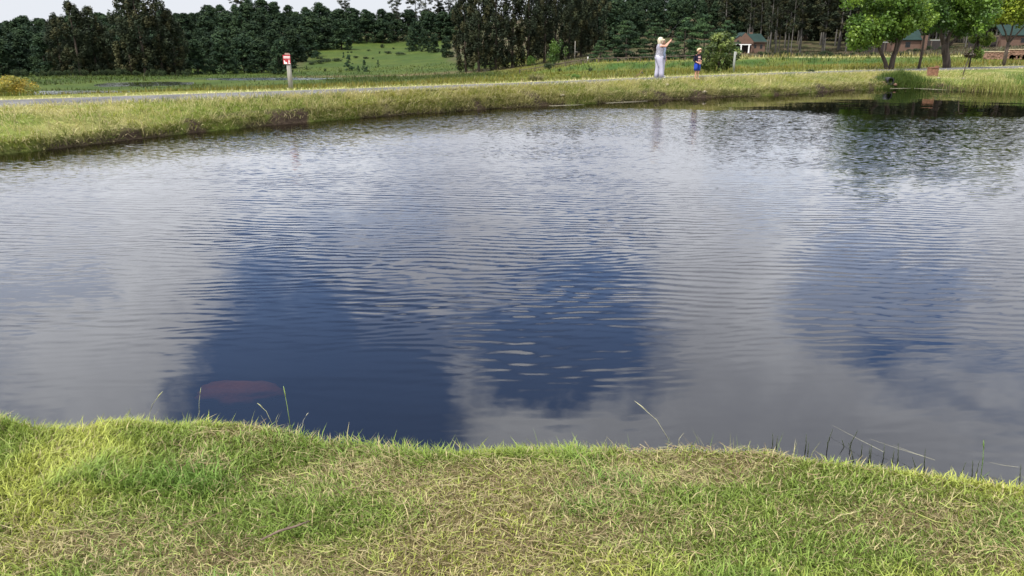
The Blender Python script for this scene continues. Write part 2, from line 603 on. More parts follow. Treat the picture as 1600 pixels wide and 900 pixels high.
tag(obj('road', quads_mesh('road', rv, rf, None, True), m), kind='structure')

# near bank
NSH = curve([(-90, 3.2), (-8, 3.3), (-4, 3.28), (-2.8, 3.2), (-2.44, 3.17), (-2.08, 3.03), (-1.83, 3.17), (-1.5, 3.15), (-1.12, 3.13), (-.88, 3.03), (-.45, 2.92), (0, 2.94),
             (.58, 2.98), (1.15, 2.95), (1.4, 2.87), (1.76, 2.75), (2.11, 2.64), (3, 2.4), (4.5, 2.1), (8, 1.4), (140, -30)], .12)


def near_shore(x):
    return NSH(x) + np.interp(x, [-4, -2.4, 0, 2.1, 4], [.18, .18, .095, .10, .10]) + .10 * (fbm(np.asarray(x) * 3.1, 0 * np.asarray(x) + 3, 41) - .5)


def near_z(x, y):
    x, y = np.broadcast_arrays(np.asarray(x, float), np.asarray(y, float))
    d = near_shore(x) - y
    top = .215 + .05 * (fbm(x * 1.4, y * 1.4, 45) - .5) + .03 * (fbm(x * 6, y * 6, 46) - .5)
    return np.where(d > 0, np.minimum(top, .02 + .2 * np.sqrt(np.clip(d / .16, 0, 1.3))), np.maximum(-1.0, d * 1.1 + .02))


nx = np.concatenate([np.linspace(-26, -4.2, 60, endpoint=False), np.linspace(-4.2, 4.2, 260), np.linspace(4.2, 40, 80)[1:]])
ny = np.concatenate([np.linspace(-24, -1, 24, endpoint=False), np.linspace(-1, 1.4, 30, endpoint=False), np.linspace(1.4, 3.8, 100)])
NX, NY = np.meshgrid(nx, ny)
NZ = near_z(NX, NY)
dry_n = lambda x, y: fbm(x * 1.1 + 4, y * 2.0, 51, 4)


def dryness(x, y):
    v = sstep(dry_n(x, y), .44, .62) * .85
    for cx, cy, rx_, ry_, a in ((-1.5, 2.28, .45, .16, .9), (.25, 2.38, .5, .2, .85), (1.55, 2.42, .5, .17, .8), (-.75, 2.62, .35, .10, .5), (.9, 2.75, .5, .08, .5), (-.1, 2.72, .5, .06, .5)):
        v = np.maximum(v, a * np.exp(-((x - cx) / rx_) ** 2 - ((y - cy) / ry_) ** 2))
    return np.clip(v, 0, 1)


nc = lerp(np.broadcast_to((.075, .085, .025), NX.shape + (3,)), (.115, .088, .045), dryness(NX, NY))
nc = lerp(nc, (.045, .035, .024), sstep(NY, near_shore(NX) - .12, near_shore(NX)))
nidx = np.arange(NX.size).reshape(NX.shape)
nf = np.stack([nidx[:-1, :-1], nidx[:-1, 1:], nidx[1:, 1:], nidx[1:, :-1]], -1).reshape(-1, 4)
tag(obj('near_bank', quads_mesh('near_bank', np.stack([NX, NY, NZ], -1).reshape(-1, 3), nf, nc.reshape(-1, 3), True), M['bank']), kind='structure')

# pond bed and pond
bedx, bedy = np.linspace(-60, 70, 60), np.linspace(-20, 44, 40)
BX, BY = np.meshgrid(bedx, bedy)
BZ = -1.02 + .1 * fbm(BX * .3, BY * .3, 61)
bi = np.arange(BX.size).reshape(BX.shape)
bf = np.stack([bi[:-1, :-1], bi[:-1, 1:], bi[1:, 1:], bi[1:, :-1]], -1).reshape(-1, 4)
keep = BY[:-1, :-1].ravel() < shore(BX[:-1, :-1].ravel()) + 1.5
tag(obj('pond_bed', quads_mesh('pond_bed', np.stack([BX, BY, BZ], -1).reshape(-1, 3), bf[keep], None, True), pmat('pond_mud', (.030, .027, .024), .95, .3, 2)), kind='structure')

wxs = np.concatenate([np.arange(-25, 50, .5)])
far_e = shore(wxs) + .7
near_e = np.minimum(NSH(wxs) - .7, far_e - .3)
top = [(x, y, 0) for x, y in zip(wxs, near_e)] + [(x, y, 0) for x, y in zip(wxs, far_e)]
nW = len(wxs)
wv_ = top + [(x, y, -1.3) for x, y, z in top]
wf = [(i, i + 1, nW + i + 1, nW + i) for i in range(nW - 1)]
wf += [tuple(2 * nW + k for k in reversed(f)) for f in list(wf)]
for i in range(nW - 1):
    wf.append((i + 1, i, 2 * nW + i, 2 * nW + i + 1))
    wf.append((nW + i, nW + i + 1, 3 * nW + i + 1, 3 * nW + i))
wf.append((0, nW, 3 * nW, 2 * nW))
wf.append((2 * nW - 1, nW - 1, 3 * nW - 1, 4 * nW - 1))


WAVE = (.095, .070, .46, .05, .22)


def water_mat(name, still=False):
    m = bpy.data.materials.new(name)
    m.use_nodes = True
    t = m.node_tree
    t.nodes.remove(t.nodes['Principled BSDF'])
    out = t.nodes['Material Output']
    gl = node(t, 'ShaderNodeBsdfGlossy')
    gl.inputs['Roughness'].default_value = 0.015
    tr = node(t, 'ShaderNodeBsdfTransparent')
    tr.inputs['Color'].default_value = (.93, .93, .90, 1)
    fr = node(t, 'ShaderNodeFresnel')
    fr.inputs['IOR'].default_value = 1.85
    mx = node(t, 'ShaderNodeMixShader')
    t.links.new(fr.outputs[0], mx.inputs[0])
    t.links.new(tr.outputs[0], mx.inputs[1])
    t.links.new(gl.outputs[0], mx.inputs[2])
    t.links.new(mx.outputs[0], out.inputs['Surface'])
    co = node(t, 'ShaderNodeTexCoord').outputs['Object']

    def mapped(rot, sx, sy, off=(0, 0, 0)):
        mp = node(t, 'ShaderNodeMapping')
        mp.vector_type = 'POINT'
        mp.inputs['Rotation'].default_value = (0, 0, R(rot))
        mp.inputs['Scale'].default_value = (sx, sy, 1)
        mp.inputs['Location'].default_value = off
        t.links.new(co, mp.inputs[0])
        return mp.outputs[0]
    s = node(t, 'ShaderNodeSeparateXYZ')
    t.links.new(co, s.inputs[0])
    X, Y = s.outputs[0], s.outputs[1]
    # slope field of the ripples: sheltered under the near bank and under the far right shore, livelier in the open
    near_a = smooth(t, Y, 3.7, 6.4, .07, 1.0)
    lee = math_n(t, 'MULTIPLY_ADD', X, .30, Y)
    wob = math_n(t, 'MULTIPLY_ADD', noise_n(t, co, .35, 3, .5).outputs[0], 3.0, -1.5)
    lee_a = smooth(t, math_n(t, 'ADD', lee, wob), 24.6, 26.4, 1.0, .02)
    gust = smooth(t, noise_n(t, mapped(0, .16, .34), 1.0, 2, .5).outputs[0], .32, .62, .6, 1.15)
    amp = math_n(t, 'MULTIPLY', math_n(t, 'MULTIPLY', near_a, lee_a), gust)
    if still:
        amp = math_n(t, 'MULTIPLY', gust, 2.2)
    far_w = smooth(t, Y, 6.0, 16.0, 0.0, 1.0)

    def slope(rot, sx, sy, off, det, dist):
        nn = noise_n(t, mapped(rot, sx, sy, off), 1.0, det, .5, dist)
        v_ = vmath(t, 'SUBTRACT', nn.outputs[1], (.5, .5, .5))
        return v_.outputs[0]

    def vscale(v_, f):
        n_ = t.nodes.new('ShaderNodeVectorMath')
        n_.operation = 'SCALE'
        t.links.new(v_, n_.inputs[0])
        if isinstance(f, float):
            n_.inputs[3].default_value = f
        else:
            t.links.new(f, n_.inputs[3])
        return n_.outputs[0]

    def train(rot, lam, wob_, sx, sy, off, a):
        """one train of regular ripples: slope along the train, its crests bent and broken by noise"""
        c_, s_ = math.cos(R(rot)), math.sin(R(rot))
        u = math_n(t, 'ADD', math_n(t, 'MULTIPLY', X, s_), math_n(t, 'MULTIPLY', Y, c_))
        nn = noise_n(t, mapped(rot, sx, sy, off), 1.0, 2.0, .5)
        ph = math_n(t, 'MULTIPLY_ADD', nn.outputs[0], wob_, math_n(t, 'MULTIPLY', u, 2 * math.pi / lam))
        env = smooth(t, noise_n(t, mapped(rot, sx * .8, sy * .5, (off[1], off[0], 3)), 1.0, 1.0, .5).outputs[0], .34, .62, .15, 1.0)
        sl_ = math_n(t, 'MULTIPLY', math_n(t, 'MULTIPLY', math_n(t, 'SINE', ph), env), a)
        cb = node(t, 'ShaderNodeCombineXYZ')
        t.links.new(math_n(t, 'MULTIPLY', sl_, s_ * 2.0), cb.inputs[0])
        t.links.new(math_n(t, 'MULTIPLY', sl_, c_), cb.inputs[1])
        return cb.outputs[0]
    w1 = vmath(t, 'ADD', train(7, .135, 16.0, .75, 1.6, (0, 0, 0), WAVE[0]), train(-9, .092, 18.0, 1.1, 2.2, (4, 9, 0), WAVE[1])).outputs[0]
    w1 = vscale(w1, smooth(t, Y, 9.0, 17.0, 1.0, .35))
    w2 = vscale(slope(-6, 6.0, 22.0, (3, 7, 0), 1.0, .3), WAVE[4])
    w3 = vscale(vscale(slope(8, 9.0, 24.0, (1, 2, 0), 1.0, 0.0), WAVE[2]), far_w)
    sl = vmath(t, 'ADD', vmath(t, 'ADD', w1, w2).outputs[0], w3).outputs[0]
    sl = vscale(sl, amp)
    w0 = vscale(slope(4, .45, 2.6, (5, 1, 0), .5, .3), WAVE[3])
    sl = vmath(t, 'ADD', sl, w0).outputs[0]
    sl = vmath(t, 'MULTIPLY', sl, (.4, 1.0, 0.0)).outputs[0]
    # ripples lean: the faces turned to the near bank are the steeper ones
    sp_ = node(t, 'ShaderNodeSeparateXYZ')
    t.links.new(sl, sp_.inputs[0])
    yy = math_n(t, 'ADD', math_n(t, 'MINIMUM', sp_.outputs[1], 0.0), math_n(t, 'MULTIPLY', math_n(t, 'MAXIMUM', sp_.outputs[1], 0.0), .22))
    cb_ = node(t, 'ShaderNodeCombineXYZ')
    t.links.new(sp_.outputs[0], cb_.inputs[0])
    t.links.new(yy, cb_.inputs[1])
    sl = cb_.outputs[0]
    nrm = vmath(t, 'NORMALIZE', vmath(t, 'ADD', sl, (0, 0, 1)).outputs[0], (0, 0, 0)).outputs[0]
    for n in (gl, fr):
        t.links.new(nrm, n.inputs['Normal'])
    if not still:
        va = node(t, 'ShaderNodeVolumeAbsorption')
        va.inputs['Color'].default_value = (.62, .52, .36, 1)
        va.inputs['Density'].default_value = 8.5
        t.links.new(va.outputs[0], out.inputs['Volume'])
    return m


pme = bpy.data.meshes.new('pond')
pme.from_pydata([tuple(map(float, v)) for v in wv_], [], wf)
tag(obj('pond', pme, water_mat('pond_water')), kind='structure')
wm2 = water_mat('pool_water', True)
for (px, py, pz, prx, pry) in POOLS:
    vs = [(px + 1.35 * prx * math.cos(a), py + 1.35 * pry * math.sin(a), pz) for a in np.linspace(0, 2 * math.pi, 48, endpoint=False)]
    me = bpy.data.meshes.new('wetland_pool')
    me.from_pydata(vs, [], [tuple(range(48))])
    tag(obj('wetland_pool', me, wm2), kind='structure')

# ------------------------------------------------------------------ grass


def blades(name, base, h, w, az, lean, col, mat, parent=None, curl=.6, tri=False):
    """tapering bent blades: base (n,3), height, width, azimuth of the lean, lean (rad at base), colour (n,3)"""
    n = len(base)
    base, h, w, az, lean = (np.asarray(a, float) for a in (base, h, w, az, lean))
    dirx, diry = np.cos(az), np.sin(az)
    side_a = az + np.pi / 2 + rng.uniform(-.9, .9, n)
    sx, sy = np.cos(side_a) * w / 2, np.sin(side_a) * w / 2
    l2 = np.minimum(lean + curl, 1.75)

    def up(p, le, L):
        q = p.copy()
        q[:, 0] += dirx * np.sin(le) * L
        q[:, 1] += diry * np.sin(le) * L
        q[:, 2] += np.cos(le) * L
        return q
    off = np.stack([sx, sy, 0 * sx], -1)
    if tri:
        tip = up(base, lean, h)
        v = np.stack([base - off, base + off, tip], 1).reshape(-1, 3)
        me = quads_mesh(name, v, np.arange(3 * n).reshape(n, 3), np.repeat(col, 3, 0))
    else:
        mid = up(base, lean, h * .55)
        tip = up(mid, l2, h * .45)
        v = np.stack([base - off, base + off, mid + off * .8, mid - off * .8, tip], 1).reshape(-1, 3)
        k = np.arange(n) * 5
        loops = np.stack([k, k + 1, k + 2, k + 3, k + 3, k + 2, k + 4], 1).ravel()
        st = np.stack([np.arange(n) * 7, np.arange(n) * 7 + 4], 1).ravel()
        to = np.tile([4, 3], n)
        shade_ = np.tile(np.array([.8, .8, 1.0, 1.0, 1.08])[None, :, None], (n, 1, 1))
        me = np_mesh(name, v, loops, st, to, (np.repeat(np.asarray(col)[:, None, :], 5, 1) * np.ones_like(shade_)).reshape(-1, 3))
    return obj(name, me, mat, parent)


def pick(cols, wts, n):
    i = rng.choice(len(cols), n, p=np.array(wts) / sum(wts))
    return np.array(cols)[i] * rng.uniform(.75, 1.25, (n, 1))


# lawn on the near bank
NB = 255000
bx = np.concatenate([rng.uniform(-3.3, 3.3, int(NB * .86)), rng.uniform(-6, 6, NB - int(NB * .86))])
by_ = np.concatenate([rng.uniform(1.75, 3.42, int(NB * .86)), rng.uniform(.6, 3.5, NB - int(NB * .86))])
k = by_ < near_shore(bx) - .0
bx, by_ = bx[k], by_[k]
dr = dryness(bx, by_)
k = rng.random(len(bx)) > dr * .25
bx, by_, dr = bx[k], by_[k], dr[k]
n = len(bx)
edge = np.exp(-np.clip(near_shore(bx) - by_, 0, 9) / .10)
g1 = fbm(bx * 1.6, by_ * 1.6, 71)
lush = sstep(fbm(bx * 2.2 + 9, by_ * 2.6, 75), .48, .68)
green, lime, straw_c = np.array((.185, .26, .05)), np.array((.36, .395, .085)), np.array((.42, .36, .18))
col = lerp(lerp(np.broadcast_to(lime, (n, 3)), green, sstep(g1, .32, .62)), (.145, .255, .05), lush * .7)
col = lerp(col, (.40, .40, .065), np.clip(edge * 1.3, 0, 1) * .65)
isdry = rng.random(n) < (.09 + .46 * dr)
col = np.where(isdry[:, None], straw_c * rng.uniform(.6, 1.2, (n, 1)), col * rng.uniform(.65, 1.3, (n, 1)))
hh = rng.uniform(.026, .064, n) * np.where(rng.random(n) < .06, 1.45, 1.0) * (1 + .7 * lush + .2 * edge) * (1 - .35 * dr)
wind = 4.2 + 1.6 * (fbm(bx * .9, by_ * .9, 77) - .5) * 6
az = np.where(rng.random(n) < .55, wind + rng.normal(0, .6, n), rng.uniform(0, 6.28, n))
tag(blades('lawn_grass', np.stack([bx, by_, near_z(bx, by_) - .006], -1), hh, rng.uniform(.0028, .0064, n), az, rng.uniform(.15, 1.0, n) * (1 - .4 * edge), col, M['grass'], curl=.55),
    'short mown green and yellow lawn on the near bank of the pond', 'grass', kind='stuff')

# sparse taller stalks along the very edge
n = 620
bx = rng.uniform(-4.5, 4.5, n)
by_ = near_shore(bx) - rng.uniform(-.01, .07, n)
tag(blades('edge_grass', np.stack([bx, by_, near_z(bx, by_) - .01], -1), rng.uniform(.07, .14, n) * rng.uniform(.7, 1.2, n), rng.uniform(.0016, .0030, n), rng.uniform(0, 6.28, n), rng.uniform(.05, .5, n),
           pick([(.17, .25, .05), (.30, .31, .09), (.42, .38, .2)], [3, 2, 1.4], n), M['grass'], curl=.35), 'thin taller grass stems along the near edge of the water', 'grass', kind='stuff')

# mown clippings lying on the lawn: thin curved strands
n = 25000
bx = rng.uniform(-3.8, 3.8, n * 3)
by_ = rng.uniform(1.7, 3.25, n * 3)
pr = .02 + .9 * dryness(bx, by_)
k = (rng.random(n * 3) < pr * .62) & (by_ < near_shore(bx) - .07)
bx, by_ = bx[k][:n], by_[k][:n]
n = len(bx)
L = rng.uniform(.022, .075, n) * np.where(rng.random(n) < .10, 3.0, 1)
a0 = rng.normal(.15, .9, n)
bend = rng.normal(0, .5, n)
wd = rng.uniform(.0009, .0021, n)
z0 = near_z(bx, by_) + rng.uniform(.008, .034, n)
pts = []
for s_ in (0, .5, 1):
    a_ = a0 + bend * (s_ - .5)
    pts.append(np.stack([bx + np.cos(a_) * L * (s_ - .5), by_ + np.sin(a_) * L * (s_ - .5), z0 + rng.normal(0, .007, n) * (1 if s_ != .5 else .3)], -1))
off = np.stack([-np.sin(a0) * wd / 2, np.cos(a0) * wd / 2, rng.normal(0, .0006, n)], -1)
v = np.stack([pts[0] - off, pts[0] + off, pts[1] - off, pts[1] + off, pts[2] - off * .4, pts[2] + off * .4], 1).reshape(-1, 3)
k6 = np.arange(n)[:, None] * 6
fc = np.concatenate([k6 + np.array([[0, 2, 3, 1]]), k6 + np.array([[2, 4, 5, 3]])], 1).reshape(-1, 4)
cc = pick([(.38, .34, .18), (.30, .25, .13), (.24, .18, .10), (.30, .32, .10), (.13, .10, .055)], [1.6, 3, 3, 3, 3], n)
tag(obj('grass_clippings', quads_mesh('grass_clippings', v, fc, np.repeat(cc, 6, 0)), M['straw']), 'dry straw coloured mown clippings strewn over the near lawn', 'clippings', kind='stuff')

# far bank of the pond: longer flopped grass, mown and yellowing
n = 150000
bx = rng.uniform(-17, 36, n)
u = rng.uniform(-.02, 1.06, n)
ys_, yn_ = shore(bx), road_n(bx)
by_ = ys_ + .02 + np.where(rng.random(n) < .25, rng.random(n) * .35, u * np.minimum(yn_ - ys_, 7.5))
bz = ground_z(bx, by_)
bare = sstep(fbm(bx * 1.3, by_ * 2.0, 81), .52, .66) * (1 - sstep(by_ - ys_, .25, 1.0))
k = (rng.random(n) > bare * .84) & (bz > .005)
bx, by_, bz, u = bx[k], by_[k], bz[k], u[k]
n = len(bx)
pn = fbm(bx * .55, by_ * .8, 83)
pn2 = fbm(bx * 2.5, by_ * 2.5, 84)
col = lerp(lerp(np.broadcast_to((.31, .32, .055), (n, 3)), (.175, .225, .04), sstep(pn, .38, .62)), (.50, .45, .20), sstep(pn2, .44, .64) * .8)
low = 1 - sstep(by_ - shore(bx), .1, .9)
col = lerp(col, (.14, .17, .04), low * .6)
isd = rng.random(n) < .32
col = np.where(isd[:, None], np.array((.50, .44, .235)), col) * rng.uniform(.6, 1.3, (n, 1))
az = -1.15 + rng.normal(0, .75, n)
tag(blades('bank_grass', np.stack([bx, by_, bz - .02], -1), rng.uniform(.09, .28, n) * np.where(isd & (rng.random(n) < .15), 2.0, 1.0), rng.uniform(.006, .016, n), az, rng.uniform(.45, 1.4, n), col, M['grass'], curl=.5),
    'long flattened yellow green grass on the far bank of the pond', 'grass', kind='stuff')

# straw along both edges of the road
n = 16000
bx = rng.uniform(-16, 45, n)
sd = rng.random(n) < .5
by_ = np.where(sd, road_n(bx) - .22 + rng.normal(0, .16, n), road_f(bx) + .16 + rng.normal(0, .2, n))
tag(blades('verge_grass', np.stack([bx, by_, np.maximum(ground_z(bx, by_), CREST - .04) - .005], -1), rng.uniform(.06, .17, n), rng.uniform(.006, .014, n), rng.uniform(0, 6.28, n), rng.uniform(.5, 1.4, n),
           pick([(.50, .45, .25), (.36, .37, .12), (.22, .26, .06)], [4, 2, 1], n), M['straw']), 'dry cut straw lying along both edges of the road', 'grass', kind='stuff')

# rough field grass beyond the road
n = 120000
a_ = rng.uniform(-.78, .80, n)
rr = np.exp(rng.uniform(math.log(24), math.log(260), n))
bx, by_ = rr * a_, rr
k = (by_ > road_f(bx) + .35)
bx, by_ = bx[k], by_[k]
bz = ground_z(bx, by_)
inp = np.zeros(len(bx), bool)
for (px, py, pz, prx, pry) in POOLS:
    inp |= (((bx - px) / prx) ** 2 + ((by_ - py) / pry) ** 2 < 1.9) & (bz < pz + .02)
    inp |= (np.abs(bx - px) < prx * 1.3) & (by_ > py - 26) & (by_ < py) & (rng.random(len(bx)) < .93)
    inp |= (np.abs(bx / by_ - px / py) < prx / py) & (by_ > py - 70) & (by_ < py - 26) & (rng.random(len(bx)) < .85)
bx, by_, bz = bx[~inp], by_[~inp], bz[~inp]
n = len(bx)
gcol = ground_colour(bx, by_, bz) * rng.uniform(.55, 1.25, (n, 1))
gcol[:, 0] *= rng.uniform(.9, 1.25, n)
dist = np.hypot(bx, by_)
nearp = np.zeros(n)
for (px, py, pz, prx, pry) in POOLS:
    nearp = np.maximum(nearp, .95 * ((np.abs(bx - px) < prx * 1.5) & (by_ > py - 22) & (by_ < py + pry * 1.2)))
tuft = (1 - .75 * nearp) * 1 + 1.2 * (1 - nearp) * sstep(fbm(bx * .25, by_ * .25, 91), .55, .75)
tag(blades('field_grass', np.stack([bx, by_, bz - .03], -1), rng.uniform(.10, .26, n) * tuft * np.clip(dist / 70, .8, 2.0), .012 + dist * .0011, rng.uniform(0, 6.28, n), rng.uniform(0, .6, n), gcol, M['grass'], tri=True),
    'rough green and yellow field grass beyond the road', 'grass', kind='stuff')


# ------------------------------------------------------------------ tubes, boxes and other small shapes
def tube_into(bm, pts, radii, seg=8, cap=True):
    pts = [Vector(p) for p in pts]
    rings = []
    up = Vector((0, 0, 1))
    for i, p in enumerate(pts):
        a, b = pts[max(0, i - 1)], pts[min(len(pts) - 1, i + 1)]
        t = (b - a).normalized()
        ref = Vector((1, 0, 0)) if abs(t.dot(up)) > .9 else up
        x = t.cross(ref).normalized()
        y = t.cross(x).normalized()
        r = radii[i] if isinstance(radii, (list, tuple)) else radii
        rings.append([bm.verts.new(p + (x * math.cos(2 * math.pi * k / seg) + y * math.sin(2 * math.pi * k / seg)) * r) for k in range(seg)])
    for a, b in zip(rings[:-1], rings[1:]):
        for k in range(seg):
            bm.faces.new((a[k], a[(k + 1) % seg], b[(k + 1) % seg], b[k]))
    if cap:
        bm.faces.new(rings[0])
        bm.faces.new(list(reversed(rings[-1])))


def box_into(bm, lo, hi):
    vs = [bm.verts.new((x, y, z)) for x in (lo[0], hi[0]) for y in (lo[1], hi[1]) for z in (lo[2], hi[2])]
    for f in ((0, 1, 3, 2), (4, 6, 7, 5), (0, 4, 5, 1), (2, 3, 7, 6), (0, 2, 6, 4), (1, 5, 7, 3)):
        bm.faces.new([vs[i] for i in f])


def prism_into(bm, poly, y0, y1):
    """polygon in xz extruded along y"""
    a = [bm.verts.new((p[0], y0, p[1])) for p in poly]
    b = [bm.verts.new((p[0], y1, p[1])) for p in poly]
    n_ = len(poly)
    for i in range(n_):
        bm.faces.new((a[i], a[(i + 1) % n_], b[(i + 1) % n_], b[i]))
    bm.faces.new(a)
    bm.faces.new(list(reversed(b)))


def bm_obj(name, bm, mat, parent=None, loc=None, smooth_=False, bevel=0.0):
    bmesh.ops.recalc_face_normals(bm, faces=bm.faces)
    if bevel:
        bmesh.ops.bevel(bm, geom=list(bm.edges), offset=bevel, segments=1, affect='EDGES')
    me = bpy.data.meshes.new(name)
    bm.to_mesh(me)
    bm.free()
    if smooth_:
        me.polygons.foreach_set('use_smooth', np.ones(len(me.polygons), bool))
    return obj(name, me, mat, parent, loc)


def box(name, lo, hi, mat, parent=None, bevel=0.0):
    bm = bmesh.new()
    box_into(bm, lo, hi)
    return bm_obj(name, bm, mat, parent, bevel=bevel)


def tube(name, pts, radii, mat, parent=None, seg=8, loc=None):
    bm = bmesh.new()
    tube_into(bm, pts, radii, seg)
    return bm_obj(name, bm, mat, parent, loc, True)


# ------------------------------------------------------------------ foliage
def leaf_cloud(name, clumps, per, size, cols, rs, aspect=.55, up=.35, fill=.55, jitter=.55):
    """leaf-sized faces spread through the volume of many clumps; cols is a list of leaf colours"""
    c = np.array([x[0] for x in clumps], float)
    r = np.array([x[1] for x in clumps], float)
    nC = len(c)
    wt_ = r.prod(1) ** (2 / 3)
    cnt = np.maximum(4, (per * nC * wt_ / wt_.sum()).astype(int))
    ii = np.repeat(np.arange(nC), cnt)
    n_ = len(ii)
    d_ = rs.normal(size=(n_, 3))
    d_ /= np.linalg.norm(d_, axis=1, keepdims=True)
    rad_ = fill + (1 - fill) * rs.random((n_, 1)) ** .6
    p = c[ii] + d_ * r[ii] * rad_
    nrm = d_ + rs.normal(size=(n_, 3)) * jitter + np.array([0, 0, up])
    nrm /= np.linalg.norm(nrm, axis=1, keepdims=True)
    t_ = np.cross(nrm, rs.normal(size=(n_, 3)))
    t_ /= np.linalg.norm(t_, axis=1, keepdims=True)
    b_ = np.cross(nrm, t_)
    s_ = size * rs.uniform(.6, 1.35, (n_, 1))
    v_ = np.stack([p - t_ * s_ * .5, p - b_ * s_ * aspect * .5 + t_ * s_ * .05, p + t_ * s_ * .5, p + b_ * s_ * aspect * .5 + t_ * s_ * .05], 1).reshape(-1, 3)
    f_ = np.arange(4 * n_).reshape(n_, 4)
    cb = np.array(cols)[rs.randint(0, len(cols), nC)]
    col_ = cb[ii] * rs.uniform(.7, 1.3, (n_, 1))
    return quads_mesh(name, v_, f_, np.repeat(col_, 4, 0))


def profile_clumps(rs, H, Rm, n_, z0=.1, prof=None, cr=(.9, .9, .8), inner=.55):
    out = []
    for i in range(n_):
        u_ = rs.random() ** .9
        z = z0 + (1 - z0) * u_
        rr_ = Rm * prof(u_)
        a = rs.uniform(0, 6.283)
        q = rr_ * (inner + (1 - inner) * rs.random()) if rs.random() < .8 else rr_ * rs.random() * inner
        k_ = rs.uniform(.7, 1.25)
        out.append(((q * math.cos(a), q * math.sin(a), z * H), tuple(x * k_ for x in cr)))
    return out


def trunk_mesh(name, H, r0, rs, lean=0.03, limbs=0, z_l=(.4, .9), ll=2.0, seg=7):
    bm = bmesh.new()
    pts, rad_ = [], []
    ax, ay = rs.normal(0, lean, 2)
    for i in range(7):
        u_ = i / 6
        pts.append((ax * H * u_ + .015 * H * math.sin(u_ * 5 + ax * 90) * u_, ay * H * u_, H * u_ - (.3 if i == 0 else 0)))
        rad_.append(r0 * (1.25 if i == 0 else 1) * (1 - .8 * u_))
    tube_into(bm, pts, rad_, seg)
    for j in range(limbs):
        u_ = rs.uniform(*z_l)
        k_ = min(5, int(u_ * 6))
        p = Vector(pts[k_]).lerp(Vector(pts[k_ + 1]), u_ * 6 - k_)
        a = rs.uniform(0, 6.283)
        l_ = ll * rs.uniform(.6, 1.2) * (1.15 - u_ * .6)
        e = p + Vector((math.cos(a) * l_, math.sin(a) * l_, l_ * rs.uniform(.3, .8)))
        mid = p.lerp(e, .5) + Vector((0, 0, -.08 * l_))
        rr_ = r0 * (1 - .8 * u_) * .55
        tube_into(bm, [p, mid, e], [rr_, rr_ * .7, rr_ * .25], 5)
    bmesh.ops.recalc_face_normals(bm, faces=bm.faces)
    me = bpy.data.meshes.new(name)
    bm.to_mesh(me)
    bm.free()
    me.polygons.foreach_set('use_smooth', np.ones(len(me.polygons), bool))
    return me


class Kind:
    """a few mesh variants of one kind of tree, each with a trunk and a crown"""

    def __init__(self, name, cmat, tmat, variants):
        self.name, self.cmat, self.tmat, self.var, self.i = name, cmat, tmat, variants, 0

    def put(self, loc, s, label, cat='tree', group=None, var=None, sxy=None, rz=None, name=None):
        tm, cm = self.var[self.i % len(self.var) if var is None else var]
        self.i += 1
        e = empty(name or self.name, loc, random.uniform(0, 6.28) if rz is None else rz)
        e.scale = ((sxy or s), (sxy or s), s)
        tag(e, label, cat, group)
        obj('trunk', tm, self.tmat, e)
        obj('crown', cm, self.cmat, e)
        return e


RS = np.random.RandomState
DK = [(.022, .041, .020), (.028, .049, .022), (.018, .035, .019), (.034, .056, .024)]  # naturally dark pine greens that also carry the hill's cloud shade
pines = Kind('pine_tree', M['leaf_dark'], M['pine_bark'], [])
for s_ in range(5):
    rs = RS(100 + s_)
    cl_ = profile_clumps(rs, 1, .30, 115, .03, lambda u_: (1 - u_ ** 2.2) ** .75 * (.85 + .15 * math.sin(9 * u_)) + .08, (.075, .075, .07))
    pines.var.append((trunk_mesh('pine_trunk', .9, .018, rs), leaf_cloud('pine_crown', cl_, 46, .052, DK, rs, .5, .45, .15, .7)))
firs = Kind('conifer', M['leaf_dark'], M['pine_bark'], [])
for s_ in range(3):
    rs = RS(130 + s_)
    cl_ = profile_clumps(rs, 1, .34, 42, .05, lambda u_: (1 - u_) ** .85 + .05, (.085, .085, .05), .6)
    firs.var.append((trunk_mesh('conifer_trunk', .9, .02, rs), leaf_cloud('conifer_crown', cl_, 60, .06, [(.030, .060, .030), (.040, .072, .032), (.026, .052, .030)], rs, .4, .3)))
gums = Kind('bushy_gum_tree', M['leaf_dark'], M['bark'], [])
GM = [(.030, .038, .020), (.038, .046, .022), (.025, .034, .020), (.050, .050, .022), (.034, .046, .026)]
for s_ in range(4):
    rs = RS(150 + s_)
    cl_ = profile_clumps(rs, 1, .20, 130, .03, lambda u_: (1 - u_ ** 3) ** .6 * (.8 + .2 * math.sin(4 + 7 * u_)) + .05, (.033, .033, .062), .6)
    gums.var.append((trunk_mesh('gum_trunk', .9, .018, rs), leaf_cloud('gum_crown', cl_, 62, .030, GM, rs, .4, .5, .4)))
layers = Kind('spreading_conifer', M['leaf_dark'], M['bark'], [])
for s_ in range(4):
    rs = RS(170 + s_)
    cl_ = []
    for lv in range(9):
        u_ = lv / 8.5
        for q in range(int(11 * (1.1 - u_)) + 3):
            a, rr_ = rs.uniform(0, 6.28), .50 * (1 - u_ ** 1.7) * rs.uniform(.35, 1.0) + .03
            cl_.append(((rr_ * math.cos(a), rr_ * math.sin(a), .10 + .86 * u_ + rs.normal(0, .02) - .05 * rr_), (.12, .12, .032)))
    layers.var.append((trunk_mesh('spreading_trunk', .9, .022, rs, .02, 6, (.2, .7), .3), leaf_cloud('spreading_crown', cl_, 78, .045, [(.030, .058, .024), (.040, .072, .028), (.026, .05, .024), (.048, .085, .03)], rs, .5, .8, .3)))
talls = Kind('tall_gum_tree', M['leaf_dark'], M['pale_bark'], [])
